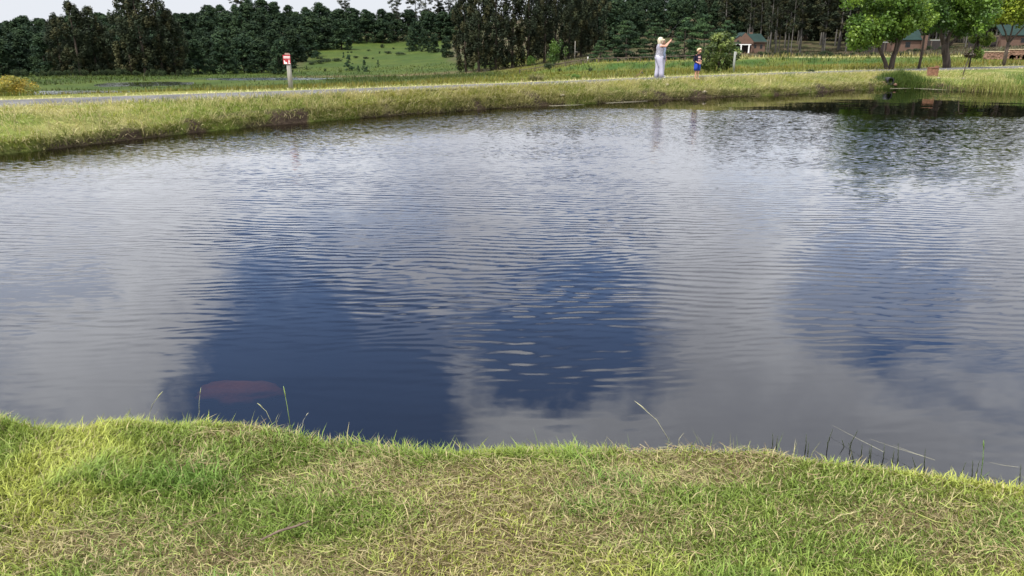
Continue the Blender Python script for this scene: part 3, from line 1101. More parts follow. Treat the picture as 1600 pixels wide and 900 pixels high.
for s_ in range(5):
    rs = RS(190 + s_)
    cl_ = []
    for q in range(64):
        u_ = rs.uniform(.26, 1.0) if q % 3 else rs.uniform(.6, 1)
        a, rr_ = rs.uniform(0, 6.28), rs.uniform(.2, 1) * .12 * (1.15 - abs(u_ - .72))
        cl_.append(((rr_ * math.cos(a), rr_ * math.sin(a), u_), (.035, .035, .03)))
    talls.var.append((trunk_mesh('tall_gum_trunk', .97, .0085, rs, .018, 7, (.35, .9), .10), leaf_cloud('tall_gum_crown', cl_, 50, .024, GM, rs, .45, .4, .2)))
BG = [(.075, .150, .022), (.095, .180, .026), (.060, .125, .022), (.115, .20, .030)]
shrubs = Kind('small_shrub', M['leaf_dark'], M['bark'], [])
for s_ in range(3):
    rs = RS(210 + s_)
    cl_ = [((rs.normal(0, .28), rs.normal(0, .28), rs.uniform(.15, .75)), (.26, .26, .24)) for q in range(14)]
    shrubs.var.append((trunk_mesh('shrub_stem', .6, .03, rs, .05, 3, (.2, .7), .3), leaf_cloud('shrub_crown', cl_, 60, .13, [(.030, .048, .020), (.040, .055, .022), (.025, .040, .018)], rs)))
bushes = Kind('leafy_bush', M['leaf'], M['bark'], [])
for s_ in range(2):
    rs = RS(220 + s_)
    cl_ = [((rs.normal(0, .26), rs.normal(0, .26), rs.uniform(.12, .85)), (.22, .22, .2)) for q in range(20)]
    bushes.var.append((trunk_mesh('bush_stem', .6, .03, rs, .05, 4, (.2, .7), .3), leaf_cloud('bush_crown', cl_, 70, .09, BG, rs)))

PXM = lambda Y: FPX * 1.0 / (Y * math.cos(PITCH) * 1.0)      # pixels per metre at ground distance Y, near the horizon


def mh(Y, pix):
    """metres tall for a height in photo pixels at ground distance Y"""
    return pix / (FPX / (Y * math.cos(PITCH))) / math.cos(PITCH) * .97


# hillside forest on the left, and the far wood on the hill behind
HK = lambda x: float(np.interp(x, [0, 60, 260, 300, 380, 480, 520, 620], [.92, .9, .82, .76, .80, .80, .76, .74]))
LF = 'dark green pine in the dense plantation on the left hillside'
for row, (Y, x0, x1, dx, hpx) in enumerate(((222, -60, 460, 30, 62), (250, -50, 475, 27, 66), (285, -60, 480, 25, 62), (320, -50, 500, 24, 60), (360, -60, 540, 23, 56), (400, -50, 720, 22, 50), (440, -50, 735, 21, 46), (480, -60, 740, 20, 40))):
    x = x0 + random.uniform(0, 10)
    while x < x1:
        p = at_y(x, Y + random.uniform(-9, 9))
        h = mh(Y, hpx) * random.uniform(.8, 1.08) * HK(x)
        pines.put(p, h, LF, group='pines of the left hillside plantation', sxy=h * random.uniform(1.15, 1.6) * (1.25 if x > 470 else 1.0))
        x += dx * random.uniform(.85, 1.4)
RF = 'dark tree of the wood on the hill behind the spreading conifers'
for Y, x0, x1, dx, hpx in ((262, 905, 1010, 20, 62), (300, 890, 1160, 26, 56), (340, 900, 1180, 26, 50), (390, 900, 1200, 24, 44), (450, 880, 1220, 22, 40)):
    x = x0
    while x < x1:
        p = at_y(x, Y + random.uniform(-9, 9))
        h = mh(Y, hpx) * random.uniform(.8, 1.15)
        pines.put(p, h, RF, group='trees of the far hill wood', sxy=h * random.uniform(.9, 1.2))
        x += dx * random.uniform(.75, 1.25)
# big dark gum clumps on the left flat
for px, Y, hpx, wk, lb in ((96, 206, 88, .95, 'left stem tree of the left dark gum clump by the wetland'), (124, 203, 104, 1.0, 'tallest tree of the left dark gum clump by the wetland'),
                           (150, 206, 96, .95, 'right tree of the left dark gum clump, brownish at its top'), (168, 208, 70, 1.0, 'low tree between the two dark gum clumps'),
                           (204, 203, 118, .95, 'leftmost tall tree of the second dark gum clump'), (226, 200, 128, .9, 'tallest tree in the second dark gum clump, reaching above the skyline'),
                           (252, 203, 122, .85, 'right hand tall tree of the second dark gum clump'), (272, 206, 92, 1.0, 'lower right tree of the second dark gum clump')):
    h = mh(Y, hpx)
    gums.put(at_y(px, Y), h, lb, group='dark gum clumps by the wetland', sxy=h * wk * 1.35)
# big central gum stand
ORD = ['first', 'second', 'third', 'fourth', 'fifth', 'sixth', 'seventh', 'eighth', 'ninth', 'tenth']
for i, (px, Y, hpx, wk) in enumerate(((728, 212, 122, .95), (748, 208, 128, 1.0), (775, 210, 131, 1.0), (800, 213, 128, 1.0), (826, 216, 130, 1.0), (850, 222, 122, .95), (868, 228, 126, .95), (888, 232, 121, .95),
                                      (908, 238, 117, 1.0), (930, 243, 112, 1.0), (760, 235, 130, 1.0), (840, 245, 128, 1.0), (900, 255, 124, 1.0))):
    h = mh(Y, hpx)
    gums.put(at_y(px, Y), h, ('leftmost tree of the tall gum stand, ragged at its foot' if i == 0 else 'rightmost front tree of the tall gum stand, beside the smallest conifer' if i == 9 else 'tall gum hidden at the back of the dense stand behind the field' if i > 9 else
                                       f'front tree of the tall gum stand, {ORD[i]} from its left end'), group='tall gum stand behind the field', sxy=h * wk)
# spreading conifers behind the second embankment
for px, Y, hpx, wk, lb in ((938, 182, 40, .95, 'smallest spreading conifer, left end of the row'), (978, 180, 68, .95, 'broad spreading conifer left of the woman with a phone'), (1022, 181, 62, .95, 'spreading conifer right behind the woman with a phone'),
                           (1068, 180, 68, .8, 'spreading conifer behind the boy'), (1098, 179, 72, .85, 'tallest spreading conifer behind the leafy bush'), (1133, 184, 60, .75, 'spreading conifer beside the gabled brick house')):
    h = mh(Y, hpx)
    layers.put(at_y(px, Y), h, lb, group='spreading conifers behind the embankment', sxy=h * wk)
# tall pale-trunked gums
TG = 'tall gum with pale slender trunk in the dark plantation'
for Y, dx, hp in ((236, 15, 108), (258, 17, 112), (285, 16, 112)):
    x = 1196 if Y < 250 else 1130
    while x < 1680:
        yy = Y + random.uniform(-8, 8)
        h = mh(Y, hp) * random.uniform(.9, 1.1)
        talls.put(at_y(x, yy), h, TG, group='pale trunked gum plantation', sxy=h * random.uniform(.8, 1.7))
        x += dx * random.choice((.2, .3, .7, 1.0, 1.3, 2.2))
for Y, dx in ((315, 24), (335, 24)):
    x = 1120
    while x < 1700:
        h = mh(Y, 108) * random.uniform(.85, 1.1)
        gums.put(at_y(x, Y), h, 'dark leafy gum at the back of the pale trunked plantation', group='back rows of the gum plantation', sxy=h * 1.3)
        x += dx * random.uniform(.7, 1.3)
# single tall gums breaking the skyline
for px, Y, hpx, lb in ((623, 470, 42, 'leftmost sparse gum standing above the skyline'), (652, 475, 40, 'second sparse gum from the left above the skyline'), (668, 472, 44, 'third sparse gum from the left above the skyline'),
                       (686, 470, 42, 'fourth sparse gum from the left above the skyline'), (703, 474, 42, 'sparse skyline gum next to the tall central stand'), (545, 460, 34, 'lone sparse gum on the skyline above the meadow'), (380, 455, 40, 'lone gum poking above the left plantation skyline')):
    h = mh(Y, hpx + 22)
    talls.put(at_y(px, Y), h, lb, sxy=h * 1.6)
# meadow conifers and shrubs
for px, py, hpx, wk, lb in ((546, 111, 24, 1.1, 'largest dark conifer standing alone on the meadow'), (570, 112, 17, 1.0, 'pointed conifer right of the largest one on the meadow'), (560, 112, 9, 1.0, 'tiny conifer between two larger ones on the meadow'),
                            (591, 103, 9, 1.0, 'small lone conifer to the right on the meadow'), (495, 92, 24, 1.1, 'pointed conifer at the edge of the plantation'), (424, 113, 24, 1.0, 'dark conifer left of the red sign'), (479, 109, 6, 1.0, 'tiny conifer right of the red sign'),
                            (537, 91, 9, .8, 'slim little conifer above the lone meadow conifer')):
    p = hit(px, py)
    firs.put(p, mh(p.y, hpx), lb, sxy=mh(p.y, hpx) * wk)
for px, py, hpx, wk, lb in ((645, 80, 34, .85, 'dark conifer group at the top of the meadow'), (664, 80, 30, .8, 'conifer beside the dark group at the top of the meadow'), (678, 82, 26, 1.0, 'bright round tree at the right edge of the meadow'), (698, 90, 30, .95, 'bushy tree against the tall gum stand'), (455, 94, 28, 1.1, 'rounded tree behind the red sign'), (470, 96, 22, 1.2, 'low rounded tree right of the red sign')):
    p = hit(px, py)
    pines.put(p, mh(p.y, hpx), lb, sxy=mh(p.y, hpx) * wk * 1.3)
for px, py, hpx, wk in ((526, 96, 6, 2.6), (510, 97, 6, 3), (556, 91, 4, 2), (571, 92, 4, 2.5), (576, 80, 3, 2), (593, 84, 4, 1), (606, 84, 5, 2.6), (625, 86, 5, 3), (615, 77, 3, 1.5), (597, 75, 7, 1), (500, 99, 6, 3), (487, 101, 5, 3), (544, 83, 3, 1.2), (549, 83, 3, 1.2), (508, 112, 5, 1), (583, 92, 2.5, 1.5)):
    p = hit(px, py)
    shrubs.put(p, mh(p.y, hpx), 'small dark shrub dotted over the sloping meadow', 'shrub', 'shrubs dotted over the meadow', sxy=mh(p.y, hpx) * wk * .8)
for px, py, hpx, wk, lb in ((857, 109, 12, 1.4, 'grey brown shrub on the slope left of the woman'), (922, 112, 6, 1.3, 'low brown shrub on the embankment nearest the woman'), (875, 112, 5, 1.6, 'low brown shrub right of the grey brown shrub'), (1267, 113, 5, 2.4, 'low dark tussock shrub behind the road near the white post')):
    p = hit(px, py)
    shrubs.put(p, mh(p.y, hpx), lb, 'shrub', sxy=mh(p.y, hpx) * wk * .75)
for px, py, hpx, wk, lb in ((828, 99, 16, .9, 'round pale green young tree in front of the gum stand'), (866, 98, 40, .5, 'pointed bright green tree in front of the gum stand')):
    p = hit(px, py + 4)
    bushes.put(p, mh(p.y, hpx), lb, 'tree', sxy=mh(p.y, hpx) * wk, name='young_tree')
p = hit(897, 123.5)
bushes.put(p, mh(p.y, 8), 'bright green low bush at the far edge of the road', 'bush', sxy=mh(p.y, 8) * 1.9)
p = hit(1532, 91)
bushes.put(p, mh(p.y, 14), 'small dark green bush beside the stone wall', 'bush', sxy=mh(p.y, 14) * 1.0)
# scrub at the foot of the left plantation
for i in range(60):
    px = random.uniform(20, 300)
    p = at_y(px, 198 + random.uniform(-5, 3))
    h = mh(p.y, random.uniform(6, 13))
    shrubs.put(p, h, 'grey green scrub bush along the foot of the left wood', 'shrub', 'scrub along the foot of the left wood', sxy=h * random.uniform(.5, .9))
for i in range(46):
    px = random.uniform(1175, 1600)
    p = at_y(px, random.uniform(150, 215))
    h = mh(p.y, random.uniform(3, 8))
    shrubs.put(p, h, 'low dark undergrowth bush below the pale trunked gums', 'shrub', 'undergrowth below the gum plantation', sxy=h * random.uniform(.9, 1.8))


# ------------------------------------------------------------------ trees by the road on the right
def road_tree(name, base, stems, crown, rs, label, cols, n_cl, per, leaf, clr=.42):
    """stems: list of (points in metres relative to base, r0, r1); crown: list of (centre, radii)"""
    e = empty(name, base)
    tag(e, label, 'tree')
    bm = bmesh.new()
    for pts, r0, r1 in stems:
        k_ = len(pts) - 1
        tube_into(bm, pts, [r0 + (r1 - r0) * i / k_ for i in range(k_ + 1)], 8)
    tips = [Vector(s[0][-1]) for s in stems]
    cl_ = []
    for (cx, cy, cz), (rx_, ry_, rz_) in crown:
        for q in range(n_cl):
            d_ = rs.normal(size=3)
            d_ /= np.linalg.norm(d_)
            k_ = rs.uniform(.5, 1.0)
            cl_.append(((cx + d_[0] * rx_ * k_, cy + d_[1] * ry_ * k_, cz + d_[2] * rz_ * k_), (clr * rs.uniform(.7, 1.2),) * 3))
    for j in range(22):
        e2 = Vector(cl_[rs.randint(len(cl_))][0])
        t0 = min(tips, key=lambda q_: (q_ - e2).length)
        mid = t0.lerp(e2, .5) + Vector((0, 0, -.1))
        tube_into(bm, [t0, mid, e2], [.035, .024, .008], 5)
    bm_obj('trunk', bm, M['bark'], e, smooth_=True)
    obj('crown', leaf_cloud(name + '_crown', cl_, per, leaf, cols, rs, .6, .3, .25, .8), M['leaf'], e)
    return e


G1 = [(.085, .155, .02), (.11, .19, .024), (.062, .125, .018), (.16, .245, .03)]
G2 = [(.060, .122, .02), (.078, .15, .022), (.048, .105, .02)]
G3 = [(.22, .28, .022), (.26, .32, .03), (.165, .24, .022), (.30, .36, .04)]
b = hit(1388, 109.5)
road_tree('roadside_tree', b, [([(0, 0, -.2), (-.25, 0, .45), (-.62, .05, 1.1), (-.8, .1, 1.7)], .13, .07), ([(.12, 0, -.2), (.18, .02, .7), (.42, .05, 1.5), (.75, .1, 2.3)], .17, .08), ([(.18, 0, .7), (.2, -.1, 1.5), (0, -.1, 2.3)], .09, .06)],
          [((-.7, 0, 3.5), (2.1, 1.9, 1.7)), ((.5, 0, 2.9), (1.6, 1.6, 1.1)), ((-1.5, 0, 2.0), (1.1, 1.2, .85)), ((0, 0, 4.0), (2.2, 1.8, 1.0)), ((-.4, 0, 2.3), (1.2, 1.2, .6))], RS(301), 'leafy green roadside tree with forked trunk, leftmost by the road', G1, 36, 105, .17)
b = hit(1435, 107.5)
road_tree('roadside_tree', b, [([(0, 0, -.2), (.06, 0, .8), (.05, 0, 1.7), (.12, 0, 2.6)], .085, .05)], [((.2, .3, 2.7), (1.3, 1.2, .8)), ((.2, .3, 3.6), (1.6, 1.3, 1.2))], RS(302),
          'dark green roadside tree with thin straight trunk, second from left', G2, 26, 90, .17)
b = hit(1480, 107)
road_tree('roadside_tree', b, [([(0, 0, -.2), (-.1, 0, .4), (-.3, 0, 1.05), (-.38, 0, 1.4)], .24, .19), ([(-.36, 0, 1.2), (-.7, 0, 1.9), (-1.0, 0, 2.7)], .14, .07), ([(-.36, 0, 1.2), (-.1, .1, 2.0), (.2, .1, 2.8)], .14, .07), ([(-.3, 0, 1.1), (.3, 0, 1.7), (.9, -.1, 2.4)], .09, .04)],
          [((-.6, 0, 3.3), (1.9, 1.7, 1.5)), ((.8, 0, 2.9), (1.6, 1.6, 1.2)), ((-.2, 0, 4.0), (2.0, 1.8, 1.1)), ((1.2, 0, 3.8), (1.4, 1.4, 1.0))], RS(303), 'roadside tree with thick leaning trunk and wide green crown', G1[:3] + G2[:1], 34, 95, .17)
b = hit(1568, 103.5)
road_tree('roadside_tree', b, [([(0, 0, -.2), (0, 0, .7), (.03, 0, 1.5)], .12, .10), ([(.03, 0, 1.4), (-.3, 0, 2.1), (-.7, 0, 2.7)], .07, .03), ([(.03, 0, 1.4), (.1, 0, 2.2), (.1, 0, 3.0)], .07, .03), ([(.03, 0, 1.4), (.5, 0, 2.0), (1.1, 0, 2.8)], .07, .03)],
          [((-.1, 0, 4.2), (1.7, 1.7, 1.3)), ((.9, 0, 3.6), (1.3, 1.3, .9)), ((-.7, 0, 3.4), (1.0, 1.2, .7)), ((.3, 0, 4.5), (1.6, 1.6, .9))], RS(304), 'bright yellow green roadside tree at the right end of the row', G3, 32, 90, .18)
b = hit(1514, 106)
road_tree('young_tree', b, [([(0, 0, -.2), (0, 0, .6), (.1, 0, 1.2), (.3, 0, 1.9)], .06, .025)], [((.35, 0, 1.5), (.5, .5, .55)), ((.75, 0, 1.75), (.4, .4, .35)), ((.2, 0, .85), (.28, .3, .2))], RS(305), 'small young tree with pale green leaves between the big roadside trees', [(.17, .235, .035), (.21, .27, .045), (.12, .19, .03)], 16, 70, .13, .16)
b = hit(1503, 119)
road_tree('leaning_sapling', b, [([(0, 0, -.2), (.08, 0, .35), (.16, 0, .75), (.3, 0, 1.15)], .03, .018)], [((.16, 0, .95), (.2, .2, .16))], RS(306), 'thin sapling leaning right on the bank with withered brown leaves', [(.07, .055, .03), (.05, .045, .025)], 8, 45, .10, .10)

# bush behind the boy
b = hit(1120, 113.5)
e = empty('leafy_bush', b)
e.scale = (1.25, 1.25, 1.08)
tag(e, 'large leafy green shrub with pale tips standing behind the boy', 'bush')
rs = RS(401)
cl_ = []
for q in range(95):
    u_ = rs.random()
    rr_ = .78 * (math.sin(math.pi * min(1, (u_ * .83 + .12))) ** .7)
    a = rs.uniform(0, 6.28)
    k_ = rs.uniform(.4, 1)
    cl_.append(((rr_ * k_ * math.cos(a) + .12 * u_, rr_ * k_ * math.sin(a), .12 + 1.65 * u_), (rs.uniform(.13, .22),) * 3))
obj('crown', leaf_cloud('bush_leaves', cl_, 60, .115, [(.055, .08, .018), (.072, .10, .02), (.042, .065, .016), (.19, .23, .06), (.12, .16, .036)], rs, .5, .4, .35, .7), M['leaf'], e)
bm = bmesh.new()
for dx, dy in ((-.15, 0), (.1, .1), (.25, -.1), (0, -.15)):
    tube_into(bm, [(dx * .5, dy * .5, -.1), (dx, dy, .5), (dx * 1.8, dy * 1.8, 1.1)], [.035, .025, .012], 6)
bm_obj('stem', bm, M['bark'], e, smooth_=True)

# yellow bush at the left edge beyond the road
b = at_y(-4, 26)
e = empty('flowering_bush', b)
e.scale = (1.15, 1.15, .8)
tag(e, 'rounded yellow green bush at the left edge beyond the road', 'bush')
rs = RS(402)
cl_ = [((rs.normal(-.1, .42), rs.normal(.3, .4), rs.uniform(.05, 1.0)), (.24, .24, .22)) for q in range(110)]
cl_ = [c_ for c_ in cl_ if c_[0][2] < 1.0 - .75 * abs(c_[0][0] + .1)]
obj('crown', leaf_cloud('yellow_bush_leaves', cl_, 140, .07, [(.34, .26, .03), (.26, .25, .04), (.19, .22, .04), (.40, .29, .03)], rs, .4, .6, .3, .7), M['leaf'], e)
tube('stem', [(-.1, .3, -.2), (-.05, .3, .3), (-.2, .3, .6)], [.05, .04, .02], M['bark'], e)

# grass tussock on the far road edge
b = hit(838, 126.5)
n = 420
a_ = rng.uniform(0, 6.28, n)
q_ = rng.random(n) ** .5 * .22
e = empty('grass_tussock', b)
tag(e, 'dry brown grass tussock at the far edge of the road', 'tussock')
o = blades('grass_blades', np.stack([np.cos(a_) * q_, np.sin(a_) * q_, 0 * a_ - .03], -1), rng.uniform(.2, .42, n), rng.uniform(.008, .014, n), a_, rng.uniform(.1, .9, n), pick([(.22, .19, .09), (.15, .16, .06), (.32, .28, .15)], [2, 2, 1], n), M['straw'], e)
tag(o, kind='stuff')


# reeds on the far right shore
def reed_clump(name, x0, x1, depth, hgt, n, label, cols, inset=-.15):
    w_ = (x1 - x0) / 2
    bx = np.clip((x0 + x1) / 2 + rng.normal(0, .62, n) * w_, x0 - .4 * w_, x1 + .4 * w_)
    by_ = shore(bx) + inset + rng.random(n) ** 1.3 * depth
    hgt = hgt * (.55 + .75 * fbm(bx * 1.6, by_ * 1.6, 88)) * np.clip(1.25 - .5 * ((bx - (x0 + x1) / 2) / w_) ** 2, .4, 1.15)
    bz = np.maximum(ground_z(bx, by_), -.12)
    cx, cy = float(bx.mean()), float(by_.mean())
    e = empty(name, (cx, cy, 0))
    tag(e, label, 'reeds')
    o = blades('reed_blades', np.stack([bx - cx, by_ - cy, bz], -1), rng.uniform(.5, 1.05, n) * hgt, rng.uniform(.010, .022, n), rng.uniform(0, 6.28, n), np.abs(rng.normal(.06, .12, n)), pick(cols, [1] * len(cols), n), M['grass'], e, curl=.3)
    tag(o, kind='stuff')


RG = [(.075, .13, .022), (.10, .16, .028), (.14, .19, .04), (.065, .11, .022)]
reed_clump('reed_clump', 16.9, 19.0, 1.0, .50, 3600, 'upright green reed clump left of the terracotta block', RG)
reed_clump('reed_clump', 19.3, 21.2, .6, .45, 700, 'sparse yellowish reeds at the water right of the terracotta block', [(.22, .24, .06), (.30, .28, .10), (.15, .19, .04)])
reed_clump('reed_clump', 20.9, 30, 2.2, .50, 6000, 'wide dense green reed bed along the right shore', RG)
# darker long grass on the flat right behind the reeds
n = 9000
bx = rng.uniform(22.5, 36, n)
by_ = 34.5 + rng.normal(0, 1.0, n) + (bx - 22) * .28
k = by_ < road_n(bx) - 1.5
bx, by_ = bx[k], by_[k]
n = len(bx)
tag(blades('long_grass', np.stack([bx, by_, ground_z(bx, by_) - .02], -1), rng.uniform(.18, .5, n), rng.uniform(.01, .02, n), rng.uniform(0, 6.28, n), rng.uniform(.1, .7, n), pick([(.09, .15, .03), (.12, .18, .035), (.17, .21, .05)], [3, 2, 1], n), M['grass']),
    'long dark green grass on the right bank behind the reed bed', 'grass', kind='stuff')


# ------------------------------------------------------------------ sign post, posts, fence, pole
b = hit(454.5, 138.5)
e = empty('sign_post', b, R(-4))
e.scale = (.86,) * 3
tag(e, 'grey wooden post carrying a small red and white warning sign', 'sign')
tube('post', [(0, 0, -.2), (0, 0, .5), (-.01, 0, 1.24)], [.088, .085, .08], M['wood_post'], e, 10)
sg = box('sign_panel', (-.20, -.105, .76), (.135, -.088, 1.20), M['red_paint'], e)
bm = bmesh.new()
box_into(bm, (-.165, -.109, 1.04), (.125, -.106, 1.135))
bm_obj('white_band', bm, M['sign_white'], sg)
bm = bmesh.new()
x = -.15
for w_ in (.03, .022, .034, .018, .03, .026, .034):
    box_into(bm, (x, -.113, 1.072), (x + w_, -.1095, 1.105))
    x += w_ + .011
bm_obj('lettering', bm, pmat('faded_red_print', (.55, .22, .22), .6, .1), sg)
bm = bmesh.new()
prism_into(bm, [(-.165, .775), (-.02, .775), (-.02, .82), (-.055, .865), (-.085, .845), (-.125, .925), (-.165, .955)], -.1095, -.106)
prism_into(bm, [(.02, .775), (.125, .775), (.125, .80), (.085, .80), (.085, .875), (.11, .875), (.11, .90), (.085, .90), (.085, .93), (.10, .965), (.055, .965), (.05, .90), (.035, .875), (.05, .87), (.05, .80), (.02, .80)], -.1095, -.106)
bm_obj('pictogram', bm, M['sign_white'], sg)
sg.scale, sg.location = (.82, 1, .74), (0, 0, .312)
box('back_board', (-.085, -.10, 1.195), (.085, -.083, 1.265), M['sign_back'], e)

b = hit(1145.5, 113.5)
e = empty('marker_post', b)
tag(e, 'pale weathered wooden post beside the leafy shrub', 'post')
tube('post', [(0, 0, -.2), (.01, 0, .5), (.02, 0, 1.02)], [.062, .06, .058], M['pale_post'], e, 8)
box('side_block', (.06, -.03, .86), (.11, .03, 1.0), M['wood_post'], e, .006)

# rail fence stepping down along the left end of the second embankment
fp = []
for px, py in ((812, 108.5), (836, 106), (860, 102.5), (884, 99.5), (908, 97.5), (935, 96.3), (965, 95.3), (1000, 94.6), (1035, 94.2), (1070, 93.6), (1105, 93)):
    fp.append(at_y(px, float(np.interp((px - 800) / FPX / (math.cos(PITCH) + .29 * math.sin(PITCH)), BL[:, 0] / BL[:, 1], BL[:, 1])) - .4))
e = empty('rail_fence', fp[0])
tag(e, 'dark wooden post and rail fence along the embankment top', 'fence')
for p in fp:
    q = p - fp[0]
    box('fence_post', (q.x - .07, q.y - .07, q.z - .2), (q.x + .07, q.y + .07, q.z + .62), M['dark_wood'], e)
for a, c_ in zip(fp[:-1], fp[1:]):
    q0, q1 = a - fp[0], c_ - fp[0]
    tube('rail', [q0 + Vector((0, -.1, .5)), q1 + Vector((0, -.1, .5))], .055, M['dark_wood'], e, 6)
for px, py, hpx, r_, mt_, nm, lb, ct in ((898, 93, 28, .10, 'wood_post', 'utility_pole', 'pale slim utility pole in front of the gum stand', 'pole'), (918.5, 94, 6, .13, 'white_paint', 'marker_post', 'short white marker post on the embankment right of the pole', 'post'),
                                         (852, 100, 28, .07, 'bark', 'dead_stem', 'bare thin dead stem left of the pointed green tree', 'dead tree'), (882, 97, 24, .06, 'bark', 'dead_stem', 'bare thin dead stem between the pointed green tree and the pole', 'dead tree')):
    p = hit(px, py + 1)
    h = mh(p.y, hpx)
    e = empty(nm, p)
    tag(e, lb, ct)
    tube('pole' if nm == 'utility_pole' else ('stem' if nm == 'dead_stem' else 'post'), [(0, 0, -.3), (.01, 0, h * .5), (0, 0, h)], [r_, r_ * .9, r_ * .75], M[mt_], e, 7)
    if nm == 'utility_pole':
        tube('brace', [(0, 0, h * .45), (.9, 0, h * .42)], .04, M[mt_], e, 5)
    if nm == 'dead_stem':
        for j in range(3):
            tube('twig', [(0, 0, h * (.5 + .15 * j)), ((-1) ** j * .5, .1, h * (.62 + .15 * j))], [.03, .012], M[mt_], e, 5)

# ------------------------------------------------------------------ houses


def house_front(px, Y, label):
    b = at_y(px, Y)
    e = empty('brick_house', b)
    tag(e, label, 'house')
    return e


def window(e, x0, x1, z0, z1, y, bars=True, lab=None):
    f = bmesh.new()
    for lo, hi in (((x0 - .06, y - .03, z0 - .06), (x1 + .06, y + .03, z0)), ((x0 - .06, y - .03, z1), (x1 + .06, y + .03, z1 + .06)), ((x0 - .06, y - .03, z0), (x0, y + .03, z1)), ((x1, y - .03, z0), (x1 + .06, y + .03, z1))):
        box_into(f, lo, hi)
    w_ = bm_obj('window', f, M['dark_wood'], e)
    box('pane', (x0, y - .012, z0), (x1, y + .004, z1), M['glass'], w_)


def roof_slab(e, name, p0, p1, p2, p3, th, mat):
    bm = bmesh.new()
    a = [bm.verts.new(p) for p in (p0, p1, p2, p3)]
    c_ = [bm.verts.new(Vector(p) + Vector((0, 0, th))) for p in (p0, p1, p2, p3)]
    bm.faces.new(a)
    bm.faces.new(list(reversed(c_)))
    for i in range(4):
        bm.faces.new((a[i], a[(i + 1) % 4], c_[(i + 1) % 4], c_[i]))
    return bm_obj(name, bm, mat, e)


e = house_front(1158, 222, 'red brick gabled house with green roof wing and white veranda beam')
W = 5.6
bm = bmesh.new()       # tall gable with a lower gable on its left, veranda opening below
prism_into(bm, [(-3.3, 2.6), (-3.3, 3.1), (-1.0, 4.7), (-.55, 4.35), (.55, 5.5), (2.9, 3.3), (2.9, 2.6)], 0, .3)
bm_obj('gable_wall', bm, M['brick'], e)
box('recess_wall', (-3.2, 2.6, -.3), (2.9, 2.8, 2.95), M['shade_dark'], e)
box('side_wall', (2.45, .301, -.3), (2.9, 2.59, 2.6), M['brick'], e)
bm = bmesh.new()
prism_into(bm, [(-3.0, 2.25), (-2.2, 2.25), (-1.45, 2.55), (-.8, 2.25), (2.3, 2.25), (2.3, 2.5), (-.7, 2.5), (-1.45, 2.95), (-2.3, 2.5), (-3.0, 2.5)], -.16, -.005)
bm_obj('veranda_beam', bm, M['white_paint'], e)
for x in (-.45, 1.75):
    box('veranda_post', (x - .17, -.15, -.3), (x + .17, .15, 2.25), M['white_paint'], e)
box('veranda_floor', (-3.1, -.5, -.3), (2.9, 2.59, .1), M['stone'], e)
window(e, -1.65, -1.15, 2.98, 3.5, -.02)
roof_slab(e, 'roof', (-3.5, -.1, 3.0), (-.9, -.1, 4.8), (-.9, 6, 4.8), (-3.5, 6, 3.0), .12, M['green_roof'])
roof_slab(e, 'roof', (.55, .31, 5.5), (3.1, .31, 3.2), (3.1, 7, 3.2), (.55, 7, 5.5), .12, M['green_roof'])
roof_slab(e, 'roof', (-.6, .31, 4.4), (.56, .31, 5.52), (.56, 7, 5.52), (-.6, 7, 4.4), .12, M['green_roof'])
box('wing_wall', (2.91, 3.0, -.3), (7.2, 7, 3.1), M['brick'], e)
roof_slab(e, 'wing_roof', (1.6, 2.6, 3.05), (7.6, 2.6, 3.05), (6.3, 5, 5.2), (1.6, 5, 5.2), .12, M['green_roof'])
roof_slab(e, 'wing_roof', (7.6, 2.6, 3.05), (7.6, 7.4, 3.05), (6.3, 5.05, 5.2), (6.3, 5, 5.2), .12, M['green_roof'])
box('gutter', (2.2, 2.45, 2.98), (7.65, 2.58, 3.14), M['dark_wood'], e)
window(e, 4.1, 4.7, 1.5, 2.4, 2.97)
window(e, 5.8, 6.4, 1.3, 2.4, 2.97)
bm = bmesh.new()
box_into(bm, (3.2, 4.9, 3.6), (3.9, 5.6, 5.7))
bm_obj('chimney', bm, M['brick'], e)

e = house_front(1418, 205, 'long brick house with green roof half hidden behind the roadside trees')
box('wall', (-4.6, 0, -.4), (2.6, 6, 2.75), M['brick'], e)
box('chimney_pier', (2.61, -.5, -.4), (4.0, .9, 3.9), M['brick'], e)
roof_slab(e, 'roof', (-5.2, -.5, 2.7), (2.9, -.5, 2.7), (2.9, 3, 5.4), (-5.2, 3, 5.4), .14, M['green_roof'])
roof_slab(e, 'roof', (-5.2, 3.01, 5.4), (2.9, 3.01, 5.4), (2.9, 6.5, 2.7), (-5.2, 6.5, 2.7), .14, M['green_roof'])
window(e, -1.3, -.1, 1.0, 2.3, -.03)
box('veranda_back', (-10.4, 3, -.4), (-4.62, 3.2, 3.0), M['shade_dark'], e)
box('veranda_beam', (-9.6, -.1, 2.1), (-5.2, .1, 2.32), M['pale_post'], e)
for x in (-9.2, -6.6):
    box('veranda_post', (x - .1, -.09, -.4), (x + .1, .09, 2.1), M['dark_wood'], e)
box('rear_wing', (4.02, 2, -.4), (11, 6, 2.6), M['shade_dark'], e)
box('porch_beam', (5.2, .4, 2.6), (8.4, .6, 2.84), M['pale_post'], e)
for x in (5.6, 8.0):
    box('porch_post', (x - .1, .41, -.4), (x + .1, .59, 2.6), M['dark_wood'], e)

